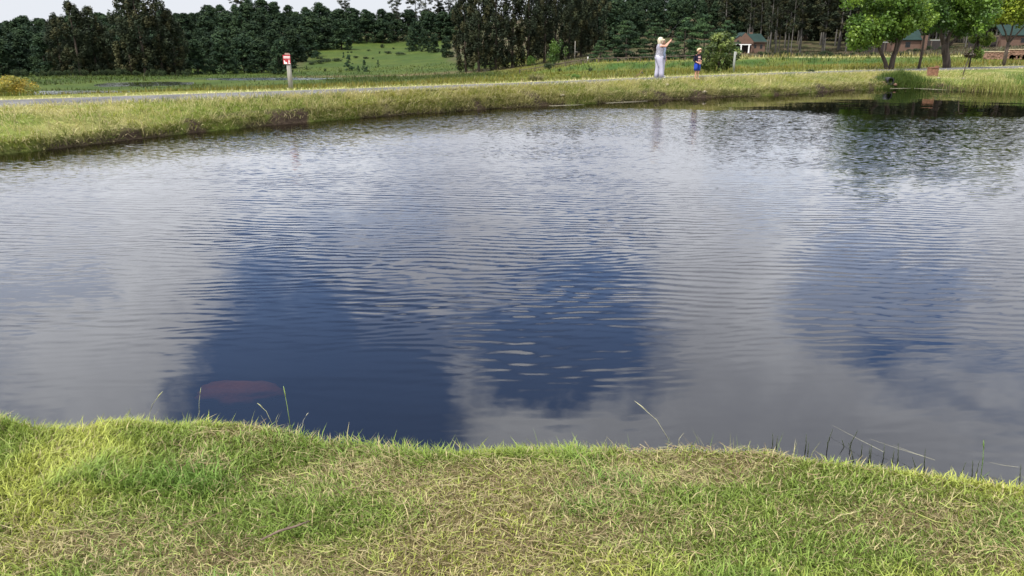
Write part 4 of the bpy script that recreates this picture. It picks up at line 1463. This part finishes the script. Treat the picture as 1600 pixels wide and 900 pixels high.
e = house_front(1582, 205, 'brick house with green roof at the right edge behind the stone wall')
box('wall', (-4.0, 0, -1.2), (7, 6, 2.6), M['brick'], e)
box('veranda_wall', (-9, 1.5, -1.2), (-4.02, 6, 2.2), M['shade_dark'], e)
roof_slab(e, 'roof', (-4.4, -.5, 2.6), (7.5, -.5, 2.6), (7.5, 3, 5.2), (-4.4, 3, 5.2), .14, M['green_roof'])
window(e, 1.0, 2.2, .9, 2.0, -.03)
window(e, -7.5, -5.6, -.2, 1.6, 1.47)
box('veranda_beam', (-9, .2, 2.22), (-4.42, .5, 2.45), M['dark_wood'], e)
for x in (-8.6, -6.6, -4.8):
    box('veranda_post', (x - .1, .25, -1.2), (x + .1, .45, 2.22), M['dark_wood'], e)

# stone culvert wall on the right with two arched mouths
b = hit(1572, 93)
e = empty('stone_wall', b)
tag(e, 'low rough stone culvert wall with two dark arches at right', 'wall')
s_ = b.y * math.cos(PITCH) / FPX


def arch(cx, r_, h_):
    return [(cx - r_, -.3), (cx - r_, h_)] + [(cx + r_ * math.cos(a), h_ + r_ * math.sin(a)) for a in np.linspace(math.pi, 0, 7)[1:-1]] + [(cx + r_, h_), (cx + r_, -.3)]


c1, c2 = 8 * s_, 28 * s_
top_r = [(52 * s_, 15 * s_), (4 * s_, 14 * s_), (2 * s_, 12 * s_), (-30 * s_, 11 * s_), (-32 * s_, 3 * s_), (-30 * s_, -.3)]
poly = [(-30 * s_, -.3)] + arch(c1, 4.0 * s_, 3.2 * s_) + arch(c2, 4.0 * s_, 3.2 * s_) + [(52 * s_, -.3)] + top_r[:-1]
bm = bmesh.new()
prism_into(bm, poly, 0, .6)
bmesh.ops.triangulate(bm, faces=[f for f in bm.faces if len(f.verts) > 4])
bm_obj('wall_body', bm, M['stone'], e)
box('wall_back', (-28 * s_, .601, -.3), (52 * s_, .8, 11 * s_), M['shade_dark'], e)  # dark sheet closing the arches, painted as the shade inside them
rs = RS(500)
sm = []
for q in range(4):
    bm = bmesh.new()
    bmesh.ops.create_icosphere(bm, subdivisions=1, radius=1)
    for v_ in bm.verts:
        v_.co *= rs.uniform(.75, 1.1)
    me = bpy.data.meshes.new('stone')
    bm.to_mesh(me)
    bm.free()
    me.materials.append(M['stone'])
    sm.append(me)
for q in range(90):
    X_ = rs.uniform(-30, 52) * s_
    Zt = (14 if X_ > 3 * s_ else 10.5) * s_
    Z_ = rs.uniform(0, Zt)
    if any(abs(X_ - c_) < 4.6 * s_ and Z_ < 7.6 * s_ for c_ in (c1, c2)):
        continue
    o = obj('stone', sm[q % 4], None, e, (X_, .0, Z_))
    o.scale = (rs.uniform(.12, .22), .07, rs.uniform(.08, .14))
for X0, X1, Z_ in ((-31, 2.5, 11.2), (3.0, 52, 14.6)):
    box('coping', (X0 * s_, -.08, Z_ * s_), (X1 * s_, .75, Z_ * s_ + .09), pmat('coping_stone', (.42, .34, .22), .9, .25, 4), e)

# terracotta hollow block by the road
b = hit(1456, 119)
e = empty('clay_block', b, R(12))
e.scale = (.82, .82, .9)
tag(e, 'square reddish brown block standing on the grass by the reeds', 'block')
bm = bmesh.new()
for lo, hi in (((-.24, -.16, -.05), (.20, -.10, .42)), ((-.24, .10, -.05), (.20, .16, .42)), ((-.24, -.10, -.05), (-.18, .10, .42)), ((.14, -.10, -.05), (.20, .10, .42)), ((-.18, -.10, -.05), (.14, .10, .03))):
    box_into(bm, lo, hi)
bm_obj('block_body', bm, M['card'], e)
box('raised_end', (.203, -.13, -.05), (.30, .13, .52), M['card'], e, .01)
box('rim_strip', (-.26, -.19, .421), (.2, .19, .455), M['card'], e, .006)

# drain pipe mouth in the far bank
b = hit(1383, 127)
e = empty('drain_pipe', b + Vector((0, -.55, .03)), R(8))
tag(e, 'dark drain pipe mouth sticking out of the far bank left of the reeds', 'pipe')
bm = bmesh.new()
r0, r1 = .17, .125
rings = []
for (r_, y_) in ((r0, 1.2), (r0, 0), (r1, 0), (r1, 1.1)):
    rings.append([bm.verts.new((r_ * math.cos(a), y_, r_ * math.sin(a))) for a in np.linspace(0, 2 * math.pi, 20, endpoint=False)])
for a, c_ in zip(rings[:-1], rings[1:]):
    for k_ in range(20):
        bm.faces.new((a[k_], a[(k_ + 1) % 20], c_[(k_ + 1) % 20], c_[k_]))
bm.faces.new(rings[-1])
bm_obj('pipe_shell', bm, M['black'], e, smooth_=False)
for q, (dx, dz, s2) in enumerate(((-.35, -.05, .14), (-.2, -.14, .11), (.25, -.12, .10))):
    o = obj('boulder', sm[q], M['stone'], None, b + Vector((dx, -.5, dz)))
    o.scale = (s2, s2 * .8, s2 * .7)
    tag(o, ('dark stone left of the drain pipe mouth', 'dark stone just below the drain pipe mouth', 'dark stone right of the drain pipe mouth')[q], 'stone')

# pale lumps on the far bank
for px, py, lb in ((1042, 134, 'pale clod lying on the bank below the woman'), (1100, 145, 'pale stone on the bank below the boy'), (1466, 123, 'small pale stone on the grass right of the reddish block'), (1504, 124, 'small pale stump at the foot of the leaning sapling'), (878, 151, 'pale stone in an eroded hollow of the far bank')):
    p = hit(px, py)
    me = sm[random.randrange(4)].copy()
    me.materials.clear()
    o = obj('stone', me, pmat('pale_stone', (.26, .23, .16), .9, .25, 9), None, p + Vector((0, -.03, .03)))
    o.scale = (.10, .08, .055)
    tag(o, lb, 'stone')

# submerged rock off the near bank
bm = bmesh.new()
bmesh.ops.create_icosphere(bm, subdivisions=4, radius=1)
for v_ in bm.verts:
    n_ = float(fbm(v_.co.x * 1.6 + 5, v_.co.y * 1.6 + v_.co.z, 95)) - .5
    v_.co *= 1 + .75 * n_
    v_.co.z = math.copysign(abs(v_.co.z) ** 1.3, v_.co.z)
dk = ray(372, 600)
kk = (-.20 - CAM_H) / dk[2]
o = bm_obj('submerged_rock', bm, M['rock'], None, (dk[0] * kk, dk[1] * kk, -.265), True)
o.scale = (.28, .135, .09)
tag(o, 'reddish brown rock seen under the water near the left bank', 'rock')


# ------------------------------------------------------------------ near-edge plants and bits
def stalk(px, py, tipx, tipy, label, name='grass_stalk', r_=.0022, cols=(.40, .40, .2), seed=True):
    r_ *= .55
    d_ = ray(px, py)
    k_ = (.18 - CAM_H) / d_[2]
    b_ = Vector((d_[0] * k_, d_[1] * k_, .15))
    t_ = ray(tipx, tipy)
    kt = (b_.y + .02) / t_[1]
    tip = Vector((t_[0] * kt, b_.y + .02, CAM_H + t_[2] * kt))
    e = empty(name, b_)
    tag(e, label, 'grass stalk')
    q = tip - b_
    mt_ = pmat('stalk_green', cols, .7, .2, 30)
    tube('stem', [(0, 0, -.05), q * .5 + Vector((0, 0, .015)), q], [r_, r_ * .8, r_ * .4], mt_, e, 5)
    if seed:
        tube('seed_head', [q * .72 + Vector((.001, 0, .012)), q * .85 + Vector((0, 0, .008)), q * 1.01], [r_ * .6, r_ * 1.7, r_ * .5], mt_, e, 5)
    r_ *= 1.3
    tube('leaf_blade', [(0, 0, -.04), (.004, 0, .03), (.022, -.01, .065)], [r_ * .9, r_ * .8, r_ * .15], mt_, e, 4)
    return e


stalk(455, 668, 443, 604, 'green upright grass stalk at the water edge right of the red rock', r_=.003, cols=(.22, .30, .08))
stalk(222, 652, 254, 612, 'pale slanting grass stalk at the water edge left of the red rock', r_=.0026)
stalk(308, 650, 314, 606, 'thin upright grass stalk in front of the red rock', r_=.0016)
stalk(430, 655, 402, 630, 'short stalk with seed head leaning left by the red rock', r_=.002)
stalk(466, 668, 482, 645, 'thin bent grass stalk right of the upright green one', r_=.0016, cols=(.5, .48, .36))
stalk(1060, 685, 992, 627, 'long pale grass stalk leaning left over the water at centre', r_=.0022, cols=(.42, .40, .25))
e = stalk(1535, 745, 1537, 688, 'tallest green reed stalk at the water edge on the right', r_=.0034, cols=(.10, .17, .04))
rs = RS(600)
e0 = None
d_ = ray(1340, 716)
k_ = (.06 - CAM_H) / d_[2]
b0 = Vector((d_[0] * k_, d_[1] * k_, 0))
e0 = empty('sedge_clump', b0)
tag(e0, 'scattered dark sedge stems in the water along the right bank', 'sedge')
mt_ = pmat('dark_sedge', (.035, .045, .02), .7, .3, 30)
for px, py, tx, ty in ((1208, 690, 1209, 676), (1217, 692, 1217, 680), (1259, 695, 1261, 675), (1264, 702, 1265, 690), (1295, 692, 1298, 670), (1320, 690, 1320, 683), (1330, 692, 1336, 670), (1338, 712, 1331, 690), (1349, 702, 1350, 693), (1358, 710, 1358, 698),
                       (1364, 712, 1362, 692), (1383, 708, 1382, 690), (1396, 710, 1397, 700), (1403, 718, 1406, 690), (1432, 722, 1432, 711), (1449, 727, 1449, 700), (1500, 738, 1503, 720), (1520, 742, 1522, 716), (1532, 744, 1530, 718), (1597, 750, 1596, 724)):
    d_ = ray(px, py)
    k_ = (.03 - CAM_H) / d_[2]
    p0 = Vector((d_[0] * k_, d_[1] * k_, -.05))
    t_ = ray(tx, ty)
    kt = p0.y / t_[1]
    p1 = Vector((t_[0] * kt, p0.y, CAM_H + t_[2] * kt))
    tube('stem', [p0 - b0, (p0 + p1) / 2 - b0 + Vector((rs.normal(0, .006), 0, 0)), p1 - b0 + Vector((rs.normal(0, .008), 0, rs.uniform(-.012, .0)))], [.0026 * rs.uniform(.6, 1.1), .0024, .001], mt_, e0, 5)
# pale straws drifted against the far shore
for i, (x_, l_) in enumerate(((17.2, 1.1), (18.4, .8), (3.2, 1.6), (1.2, 1.2))):
    y0, y1 = float(shore(x_)) - .22, float(shore(x_ + l_)) - .20
    e = empty('floating_straw', (x_, y0, .006))
    tag(e, ('pale straw floating in front of the left reed clump', 'short pale straw floating right in front of the left reed clump', 'longest pale straw floating along the far bank left of the woman', 'pale straw floating at the far bank below the middle of the gum stand')[i], 'straw')
    tube('stem', [(0, 0, 0), (l_ * .5, (y1 - y0) * .5 - .03, .003), (l_, y1 - y0, 0)], [.004, .006, .003], pmat('drift_straw', (.42, .39, .28), .8, .2, 10), e, 5)
# long pale straws floating off the right bank
for i, (ax, ay, bx2, by2) in enumerate(((1300, 664, 1380, 712), (1360, 686, 1445, 720), (1395, 695, 1460, 725), (1545, 722, 1590, 736))):
    pa, pb = [Vector((*(ray(*q)[:2] * ((.035 - CAM_H) / ray(*q)[2])), .035)) for q in ((ax, ay), (bx2, by2))]
    e = empty('straw_stem', pb)
    tag(e, ('longest pale straw lying over the water on the right', 'second pale straw beside the dark sedge stems', 'short pale straw near the grass edge beside the sedge', 'pale straw right of the tallest reed stalk')[i], 'straw')
    tube('stem', [(0, 0, .02), (pa - pb) * .5 + Vector((.004, 0, .006)), pa - pb], [.0009, .0008, .0004], pmat('pale_straw', (.30, .29, .21), .7, .2, 20), e, 5)
# twig on the lawn
pa, pb = [Vector((*(ray(*q)[:2] * ((.265 - CAM_H) / ray(*q)[2])), .268)) for q in ((408, 845), (484, 815))]
e = empty('twig', pa)
tag(e, 'short dark brown twig lying on the lawn at lower left', 'twig')
q = pb - pa
tube('stem', [(0, 0, 0), q * .35 + Vector((0, .006, .004)), q * .7 + Vector((0, -.003, .002)), q], [.0032, .0044, .004, .0022], M['twig'], e, 6)
tube('side_twig', [q * .5 + Vector((0, .002, .003)), q * .68 + Vector((-.01, .02, .01))], [.0022, .001], M['twig'], e, 5)


# ------------------------------------------------------------------ people (local frame: x forward, y left, z up)
def skin_body(name, joints, bones, root, mat, parent, levels=2):
    me = bpy.data.meshes.new(name)
    names = list(joints)
    me.from_pydata([joints[k][0] for k in names], [(names.index(a), names.index(c_)) for a, c_ in bones], [])
    o = bpy.data.objects.new(name, me)
    C.objects.link(o)
    md = o.modifiers.new('Skin', 'SKIN')
    md.use_smooth_shade = True
    sv = me.skin_vertices[0].data
    for i, k in enumerate(names):
        r_ = joints[k][1]
        sv[i].radius = r_ if isinstance(r_, tuple) else (r_, r_)
        sv[i].use_root = (k == root)
    o.modifiers.new('Sub', 'SUBSURF').levels = levels
    dg = bpy.context.evaluated_depsgraph_get()
    m2 = bpy.data.meshes.new_from_object(o.evaluated_get(dg))
    m2.name = name
    bpy.data.objects.remove(o)
    m2.materials.clear()
    m2.materials.append(mat)
    m2.polygons.foreach_set('use_smooth', np.ones(len(m2.polygons), bool))
    return obj(name, m2, None, parent)


def loft(name, rings, mat, parent, seg=16, cap=(True, True)):
    """rings: (x, y, z, rx, ry)"""
    bm = bmesh.new()
    loft_into(bm, rings, seg, cap)
    return bm_obj(name, bm, mat, parent, None, True)


def loft_into(bm, rings, seg=16, cap=(True, True)):
    rr_ = []
    for x, y, z, rx_, ry_ in rings:
        rr_.append([bm.verts.new((x + rx_ * math.cos(2 * math.pi * k / seg), y + ry_ * math.sin(2 * math.pi * k / seg), z)) for k in range(seg)])
    for a, c_ in zip(rr_[:-1], rr_[1:]):
        for k in range(seg):
            bm.faces.new((a[k], a[(k + 1) % seg], c_[(k + 1) % seg], c_[k]))
    if cap[0]:
        bm.faces.new(list(reversed(rr_[0])))
    if cap[1]:
        bm.faces.new(rr_[-1])


def add_hand(J, B, wrist, pos, fwd, side, grip=.5):
    """palm, four curled fingers and a thumb from the wrist joint"""
    f, s = Vector(fwd).normalized(), Vector(side).normalized()
    dn = f.cross(s).normalized()
    p = Vector(pos)
    J[wrist + '_palm'] = (tuple(p + f * .055), (.034, .018))
    B.append((wrist, wrist + '_palm'))
    for i, (o_, l_) in enumerate(((-.027, .062), (-.009, .072), (.009, .068), (.027, .054))):
        a = p + f * .085 + s * o_
        c_ = a + f * l_ * .5 + dn * l_ * .25 * grip
        d_ = c_ + f * l_ * (.45 - .4 * grip) + dn * l_ * .5 * grip
        J[f'{wrist}_f{i}a'] = (tuple(a), .0095)
        J[f'{wrist}_f{i}b'] = (tuple(c_), .0088)
        J[f'{wrist}_f{i}c'] = (tuple(d_), .0075)
        B += [(wrist + '_palm', f'{wrist}_f{i}a'), (f'{wrist}_f{i}a', f'{wrist}_f{i}b'), (f'{wrist}_f{i}b', f'{wrist}_f{i}c')]
    a = p + f * .045 - s * .042 + dn * .01
    J[wrist + '_t1'] = (tuple(a), .011)
    J[wrist + '_t2'] = (tuple(a + f * .04 - s * .012 + dn * .02 * grip), .009)
    B += [(wrist + '_palm', wrist + '_t1'), (wrist + '_t1', wrist + '_t2')]


def face(parent, hx, hy, hz, k, fdir):
    pass


def skin_mat(name, col, head, fdir, s):
    """skin with darker eyes and a redder mouth set on the face of this figure"""
    m = pmat(name, col, .6, .08, 8)
    t = m.node_tree
    b_ = t.nodes['Principled BSDF']
    src = b_.inputs['Base Color'].links[0].from_socket
    co = node(t, 'ShaderNodeTexCoord').outputs['Object']
    f = Vector(fdir).normalized()
    sd = Vector((0, 0, 1)).cross(f)
    hd = Vector(head)
    for (df, ds, dz, r_, c_) in ((.085, .032, .01, .018, (.05, .035, .03)), (.085, -.032, .01, .018, (.05, .035, .03)), (.09, 0, -.06, .024, (.42, .15, .13))):
        p = hd + f * df * s + sd * ds * s + Vector((0, 0, dz * s))
        ds_ = vmath(t, 'DISTANCE', co, tuple(p)).outputs['Value']
        src = mixc(t, smooth(t, ds_, r_ * s * .6, r_ * s * 1.2, .85, 0), src, c_)
    t.links.new(src, b_.inputs['Base Color'])
    return m


def hair_mesh(name, head, rad_, fdir, mat, parent, back_len, bob=True, n=900):
    """a full head of hair: shell of strand-like bumps around the skull, open at the face"""
    bm = bmesh.new()
    bmesh.ops.create_uvsphere(bm, u_segments=28, v_segments=18, radius=1)
    f = Vector(fdir).normalized()
    hd = Vector(head)
    kill = []
    for v_ in bm.verts:
        c_ = v_.co.copy()
        fr_ = c_.dot(f)
        if fr_ > .52 and c_.z < .42:
            kill.append(v_)
        elif c_.z < -.35 and (fr_ > .2 or not bob):
            kill.append(v_)
    bmesh.ops.delete(bm, geom=kill, context='VERTS')
    for v_ in bm.verts:
        c_ = v_.co.copy()
        st = 1 + .05 * math.sin(17 * math.atan2(c_.y, c_.x) + 3 * c_.z)
        z = c_.z
        if z < 0 and bob:
            z = z * (1 + back_len * max(0, .6 - c_.dot(f)))
            h_ = max(.75, math.hypot(c_.x, c_.y))
            c_.x, c_.y = c_.x / max(.2, math.hypot(c_.x, c_.y)) * h_ * .98, c_.y / max(.2, math.hypot(c_.x, c_.y)) * h_ * .98
        v_.co = hd + Vector((c_.x * rad_[0] * st, c_.y * rad_[1] * st, z * rad_[2] + .01))
    geom = bmesh.ops.solidify(bm, geom=list(bm.faces), thickness=-.018)
    return bm_obj(name, bm, mat, parent, None, True)


cloth_white = pmat('white_lavender_cotton', (.50, .49, .57), .9, .07, 9, .004, 20)
cloth_blue = pmat('pale_blue_cotton', (.42, .50, .66), .9, .08, 9, .004, 20)
navy = pmat('navy_jersey', (.016, .017, .045), .85, .2, 9)
pinkp = pmat('pink_print', (.45, .28, .27), .85, .35, 14)
royal = pmat('royal_blue_nylon', (.010, .045, .34), .6, .15, 10)
blond = pmat('blond_hair', (.60, .52, .38), .6, .25, 30, .004, 60, stretch=(1, 1, .2))
fair = pmat('fair_hair', (.52, .37, .23), .6, .25, 30)

# woman with the phone, facing right
wp = hit(1028, 123.2)
e = empty('person', wp, R(8))
e.scale = (.93,) * 3
tag(e, 'woman with blond hair in white top and wide white trousers raising a phone', 'person')
J = {'pelvis': ((0, 0, .93), (.11, .13)), 'waist': ((.01, 0, 1.10), (.105, .13)), 'chest': ((.01, 0, 1.28), (.105, .14)), 'neckb': ((-.01, 0, 1.43), (.065, .075)), 'neck': ((.01, 0, 1.50), .05),
     'head': ((.035, 0, 1.59), (.088, .075)), 'headt': ((.03, 0, 1.655), (.075, .068)), 'nose': ((.125, 0, 1.585), .014)}
B = [('pelvis', 'waist'), ('waist', 'chest'), ('chest', 'neckb'), ('neckb', 'neck'), ('neck', 'head'), ('head', 'headt'), ('head', 'nose')]
for s_, n_ in ((1, 'l'), (-1, 'r')):
    J['sh' + n_] = ((-.01, s_ * .18, 1.385), .056)
    J['el' + n_] = ((.215, s_ * .20, 1.35 if s_ < 0 else 1.31), .047)
    J['wr' + n_] = ((.40, s_ * .075, 1.55 if s_ < 0 else 1.51), .031)
    J['hip' + n_] = ((0, s_ * .10, .86), .075)
    J['kn' + n_] = ((.0 + .07 * (s_ < 0), s_ * .11, .48), .052)
    J['an' + n_] = ((-.02 + .14 * (s_ < 0), s_ * .11, .08), .042)
    J['toe' + n_] = ((.11 + .14 * (s_ < 0), s_ * .12, .03), .035)
    B += [('chest', 'sh' + n_), ('sh' + n_, 'el' + n_), ('el' + n_, 'wr' + n_), ('pelvis', 'hip' + n_), ('hip' + n_, 'kn' + n_), ('kn' + n_, 'an' + n_), ('an' + n_, 'toe' + n_)]
    add_hand(J, B, 'wr' + n_, J['wr' + n_][0], (.7, -s_ * .25, .65), (0, .3, 1), .8)
skin_body('body', J, B, 'pelvis', skin_mat('woman_skin', (.52, .27, .20), (.035, 0, 1.59), (1, 0, 0), 1), e)
bm = bmesh.new()
loft_into(bm, [(0, 0, .86, .180, .215), (0, 0, .93, .178, .21), (.01, 0, 1.10, .150, .18), (.035, 0, 1.24, .168, .19), (.015, 0, 1.34, .155, .195), (-.01, 0, 1.42, .105, .165), (-.015, 0, 1.455, .075, .085)], 20, (False, False))
bmesh.ops.solidify(bm, geom=list(bm.faces), thickness=.006)
bm_obj('top', bm, cloth_white, e, None, True)
bm = bmesh.new()
for s_ in (1, -1):
    ox = .15 if s_ < 0 else 0
    loft_into(bm, [(ox * .95 - .03, s_ * .12, .035, .115, .12), (ox * .8 - .02, s_ * .12, .25, .098, .11), (ox * .5, s_ * .115, .5, .098, .115), (0, s_ * .105, .75, .135, .13), (0, s_ * .07, .90, .172, .15), (0, s_ * .03, 1.0, .16, .16)], 18)
bm_obj('trousers', bm, pmat('lavender_trousers', (.42, .41, .50), .9, .10, 6, .01, 14, stretch=(4, 4, .5)), e, None, True)
hair_mesh('hair', (.02, 0, 1.605), (.108, .10, .115), (1, 0, -.05), blond, e, .9)
for s_ in (1, -1):
    ox = .15 if s_ < 0 else 0
    loft('shoe', [(.07 + ox, s_ * .12, 0, .13, .05), (.07 + ox, s_ * .12, .03, .13, .05), (.04 + ox, s_ * .12, .07, .085, .045)], M['white_paint'], e, 12)
pt = empty('phone', wp + Matrix.Rotation(R(8), 3, 'Z') @ (Vector((.51, 0, 1.645)) * .93), R(8))
tag(pt, 'black phone held up in the raised hands of the blond woman', 'phone')
box('phone_body', (-.006, -.08, -.04), (.006, .08, .04), M['black'], pt, .003)
box('screen', (-.0085, -.074, -.035), (-.0062, .074, .035), M['glass'], pt)

# second person standing close behind her
sp = wp + Vector((.22, .55, 0))
sp.z = max(float(ground_z(sp.x, sp.y)), CREST) + .02
e = empty('person', sp, R(-35))
e.scale = (.95,) * 3
tag(e, 'shorter person in pale blue and white half hidden behind the woman', 'person')
J = {'pelvis': ((0, 0, .86), (.12, .14)), 'waist': ((0, 0, 1.02), (.11, .13)), 'chest': ((0, 0, 1.17), (.115, .145)), 'neckb': ((0, 0, 1.30), (.055, .065)), 'neck': ((.01, 0, 1.36), .045),
     'head': ((.03, 0, 1.44), (.082, .07)), 'headt': ((.025, 0, 1.50), (.07, .063)), 'nose': ((.115, 0, 1.435), .013)}
B = [('pelvis', 'waist'), ('waist', 'chest'), ('chest', 'neckb'), ('neckb', 'neck'), ('neck', 'head'), ('head', 'headt'), ('head', 'nose')]
for s_, n_ in ((1, 'l'), (-1, 'r')):
    J['sh' + n_] = ((0, s_ * .17, 1.265), .055)
    J['el' + n_] = ((.0, s_ * .235, 1.02), .042)
    J['wr' + n_] = ((.07, s_ * .24, .80), .029)
    J['hip' + n_] = ((0, s_ * .09, .80), .085)
    J['kn' + n_] = ((.01, s_ * .10, .45), .056)
    J['an' + n_] = ((-.02, s_ * .10, .08), .04)
    J['toe' + n_] = ((.12, s_ * .11, .03), .034)
    B += [('chest', 'sh' + n_), ('sh' + n_, 'el' + n_), ('el' + n_, 'wr' + n_), ('pelvis', 'hip' + n_), ('hip' + n_, 'kn' + n_), ('kn' + n_, 'an' + n_), ('an' + n_, 'toe' + n_)]
    add_hand(J, B, 'wr' + n_, J['wr' + n_][0], (.2, 0, -1), (1, 0, .2), .45)
skin_body('body', J, B, 'pelvis', skin_mat('second_skin', (.50, .26, .19), (.03, 0, 1.44), (1, 0, 0), .95), e)
bm = bmesh.new()
loft_into(bm, [(0, 0, .76, .165, .19), (0, 0, .88, .155, .18), (0, 0, 1.03, .14, .165), (.01, 0, 1.17, .15, .18), (0, 0, 1.26, .115, .18), (0, 0, 1.315, .07, .08)], 20, (False, False))
for s_ in (1, -1):
    tube_into(bm, [(0, s_ * .16, 1.275), (0, s_ * .20, 1.18), (0, s_ * .215, 1.11)], [.07, .068, .066], 12, False)
bmesh.ops.solidify(bm, geom=list(bm.faces), thickness=.006)
bm_obj('top', bm, cloth_blue, e, None, True)
bm = bmesh.new()
for s_ in (1, -1):
    loft_into(bm, [(-.01, s_ * .10, .05, .10, .085), (0, s_ * .10, .45, .095, .09), (0, s_ * .09, .72, .125, .105), (0, s_ * .05, .86, .135, .13)], 16)
bm_obj('trousers', bm, cloth_white, e, None, True)
hair_mesh('hair', (.015, 0, 1.455), (.10, .092, .105), (1, 0, 0), pmat('grey_blond_hair', (.42, .34, .24), .7, .25, 30), e, .5)
for s_ in (1, -1):
    loft('shoe', [(.06, s_ * .105, 0, .12, .045), (.06, s_ * .105, .03, .12, .045), (.03, s_ * .105, .07, .08, .04)], M['white_paint'], e, 12)

# boy looking down at his hands
bp = hit(1088, 124.5)
e = empty('person', bp, R(-62))
e.scale = (.92,) * 3
tag(e, 'barefoot boy in navy sleeved shirt and blue shorts looking down at his hands', 'person')
J = {'pelvis': ((0, 0, .66), (.09, .11)), 'waist': ((.0, 0, .78), (.085, .10)), 'chest': ((0, 0, .93), (.09, .115)), 'neckb': ((.01, 0, 1.05), (.045, .05)), 'neck': ((.04, 0, 1.10), .04),
     'head': ((.085, 0, 1.17), (.082, .072)), 'headt': ((.07, 0, 1.235), (.074, .067)), 'nose': ((.168, 0, 1.135), .012)}
B = [('pelvis', 'waist'), ('waist', 'chest'), ('chest', 'neckb'), ('neckb', 'neck'), ('neck', 'head'), ('head', 'headt'), ('head', 'nose')]
for s_, n_ in ((1, 'l'), (-1, 'r')):
    J['sh' + n_] = ((.0, s_ * .135, 1.01), .044)
    J['el' + n_] = ((-.01, s_ * .20, .80), .034)
    J['wr' + n_] = ((.14, s_ * .075, .70 if s_ < 0 else .77), .024)
    J['hip' + n_] = ((0, s_ * .065, .61), .07)
    J['kn' + n_] = ((.015, s_ * .07, .345), .043)
    J['an' + n_] = ((-.01, s_ * .07, .06), .030)
    J['toe' + n_] = ((.105, s_ * .085, .022), .026)
    B += [('chest', 'sh' + n_), ('sh' + n_, 'el' + n_), ('el' + n_, 'wr' + n_), ('pelvis', 'hip' + n_), ('hip' + n_, 'kn' + n_), ('kn' + n_, 'an' + n_), ('an' + n_, 'toe' + n_)]
    add_hand(J, B, 'wr' + n_, J['wr' + n_][0], (.7, -s_ * .7, 0), (0, 0, 1), .7)
skin_body('body', J, B, 'pelvis', skin_mat('boy_skin', (.50, .26, .18), (.085, 0, 1.16), (1, 0, -.35), .9), e)
bm = bmesh.new()
loft_into(bm, [(0, 0, .66, .115, .135), (0, 0, .78, .108, .125), (0, 0, .92, .115, .14), (0, 0, 1.0, .095, .145), (.01, 0, 1.065, .058, .065)], 18, (False, False))
for s_ in (1, -1):
    tube_into(bm, [(0, s_ * .12, 1.015), (-.005, s_ * .17, .91), (-.01, s_ * .202, .80), (.05, s_ * .155, .765 if s_ < 0 else .785)], [.056, .05, .046, .042], 10, False)
bmesh.ops.solidify(bm, geom=list(bm.faces), thickness=.005)
bm_obj('shirt', bm, navy, e, None, True)
bm = bmesh.new()
for z0_, z1_, w_ in ((.90, .985, .075), (.80, .86, .07), (.74, .775, .06)):
    vs = []
    for z_ in (z0_, z1_):
        rx_ = float(np.interp(z_, [.66, .78, .92, 1.0], [.115, .108, .115, .095])) + .009
        ry_ = float(np.interp(z_, [.66, .78, .92, 1.0], [.135, .125, .14, .145])) + .009
        row = []
        for q in range(7):
            a = math.asin(w_ / ry_) * (q / 3 - 1)
            row.append(bm.verts.new((rx_ * math.cos(a), ry_ * math.sin(a), z_)))
        vs.append(row)
    for q in range(6):
        bm.faces.new((vs[0][q], vs[0][q + 1], vs[1][q + 1], vs[1][q]))
bm_obj('chest_print', bm, pinkp, e, None, True)
bm = bmesh.new()
for s_ in (1, -1):
    loft_into(bm, [(.01, s_ * .078, .38, .085, .078), (.005, s_ * .075, .5, .09, .08), (0, s_ * .06, .62, .10, .088), (0, s_ * .03, .71, .105, .10)], 16)
bm_obj('shorts', bm, royal, e, None, True)
hair_mesh('hair', (.065, 0, 1.20), (.096, .088, .092), (.9, 0, -.45), fair, e, 0, False)

# fishing rod propped behind the woman
rb = hit(994, 122.6)
e = empty('fishing_rod', rb)
tag(e, 'thin dark fishing rod propped on the bank slanting up past the woman', 'fishing rod')
q = Vector((1.48, .35, 1.92))
tube('handle', [(-.06, 0, .02), q * .09, q * .17], [.016, .017, .014], M['cork'], e, 8)
tube('rod_blank', [q * .17, q * .5 + Vector((0, 0, -.02)), q * 1.0, q * 1.25 + Vector((.03, 0, -.03))], [.007, .005, .003, .002], M['steel'], e, 6)
tube('reel', [q * .14 + Vector((.03, -.04, -.05)), q * .14 + Vector((.05, -.02, -.08))], [.032, .028], M['black'], e, 12)
for f_ in (.4, .62, .85):
    tube('line_guide', [q * f_ + Vector((.004, 0, -.004)), q * f_ + Vector((.03, 0, -.03))], .003, M['steel'], e, 5)
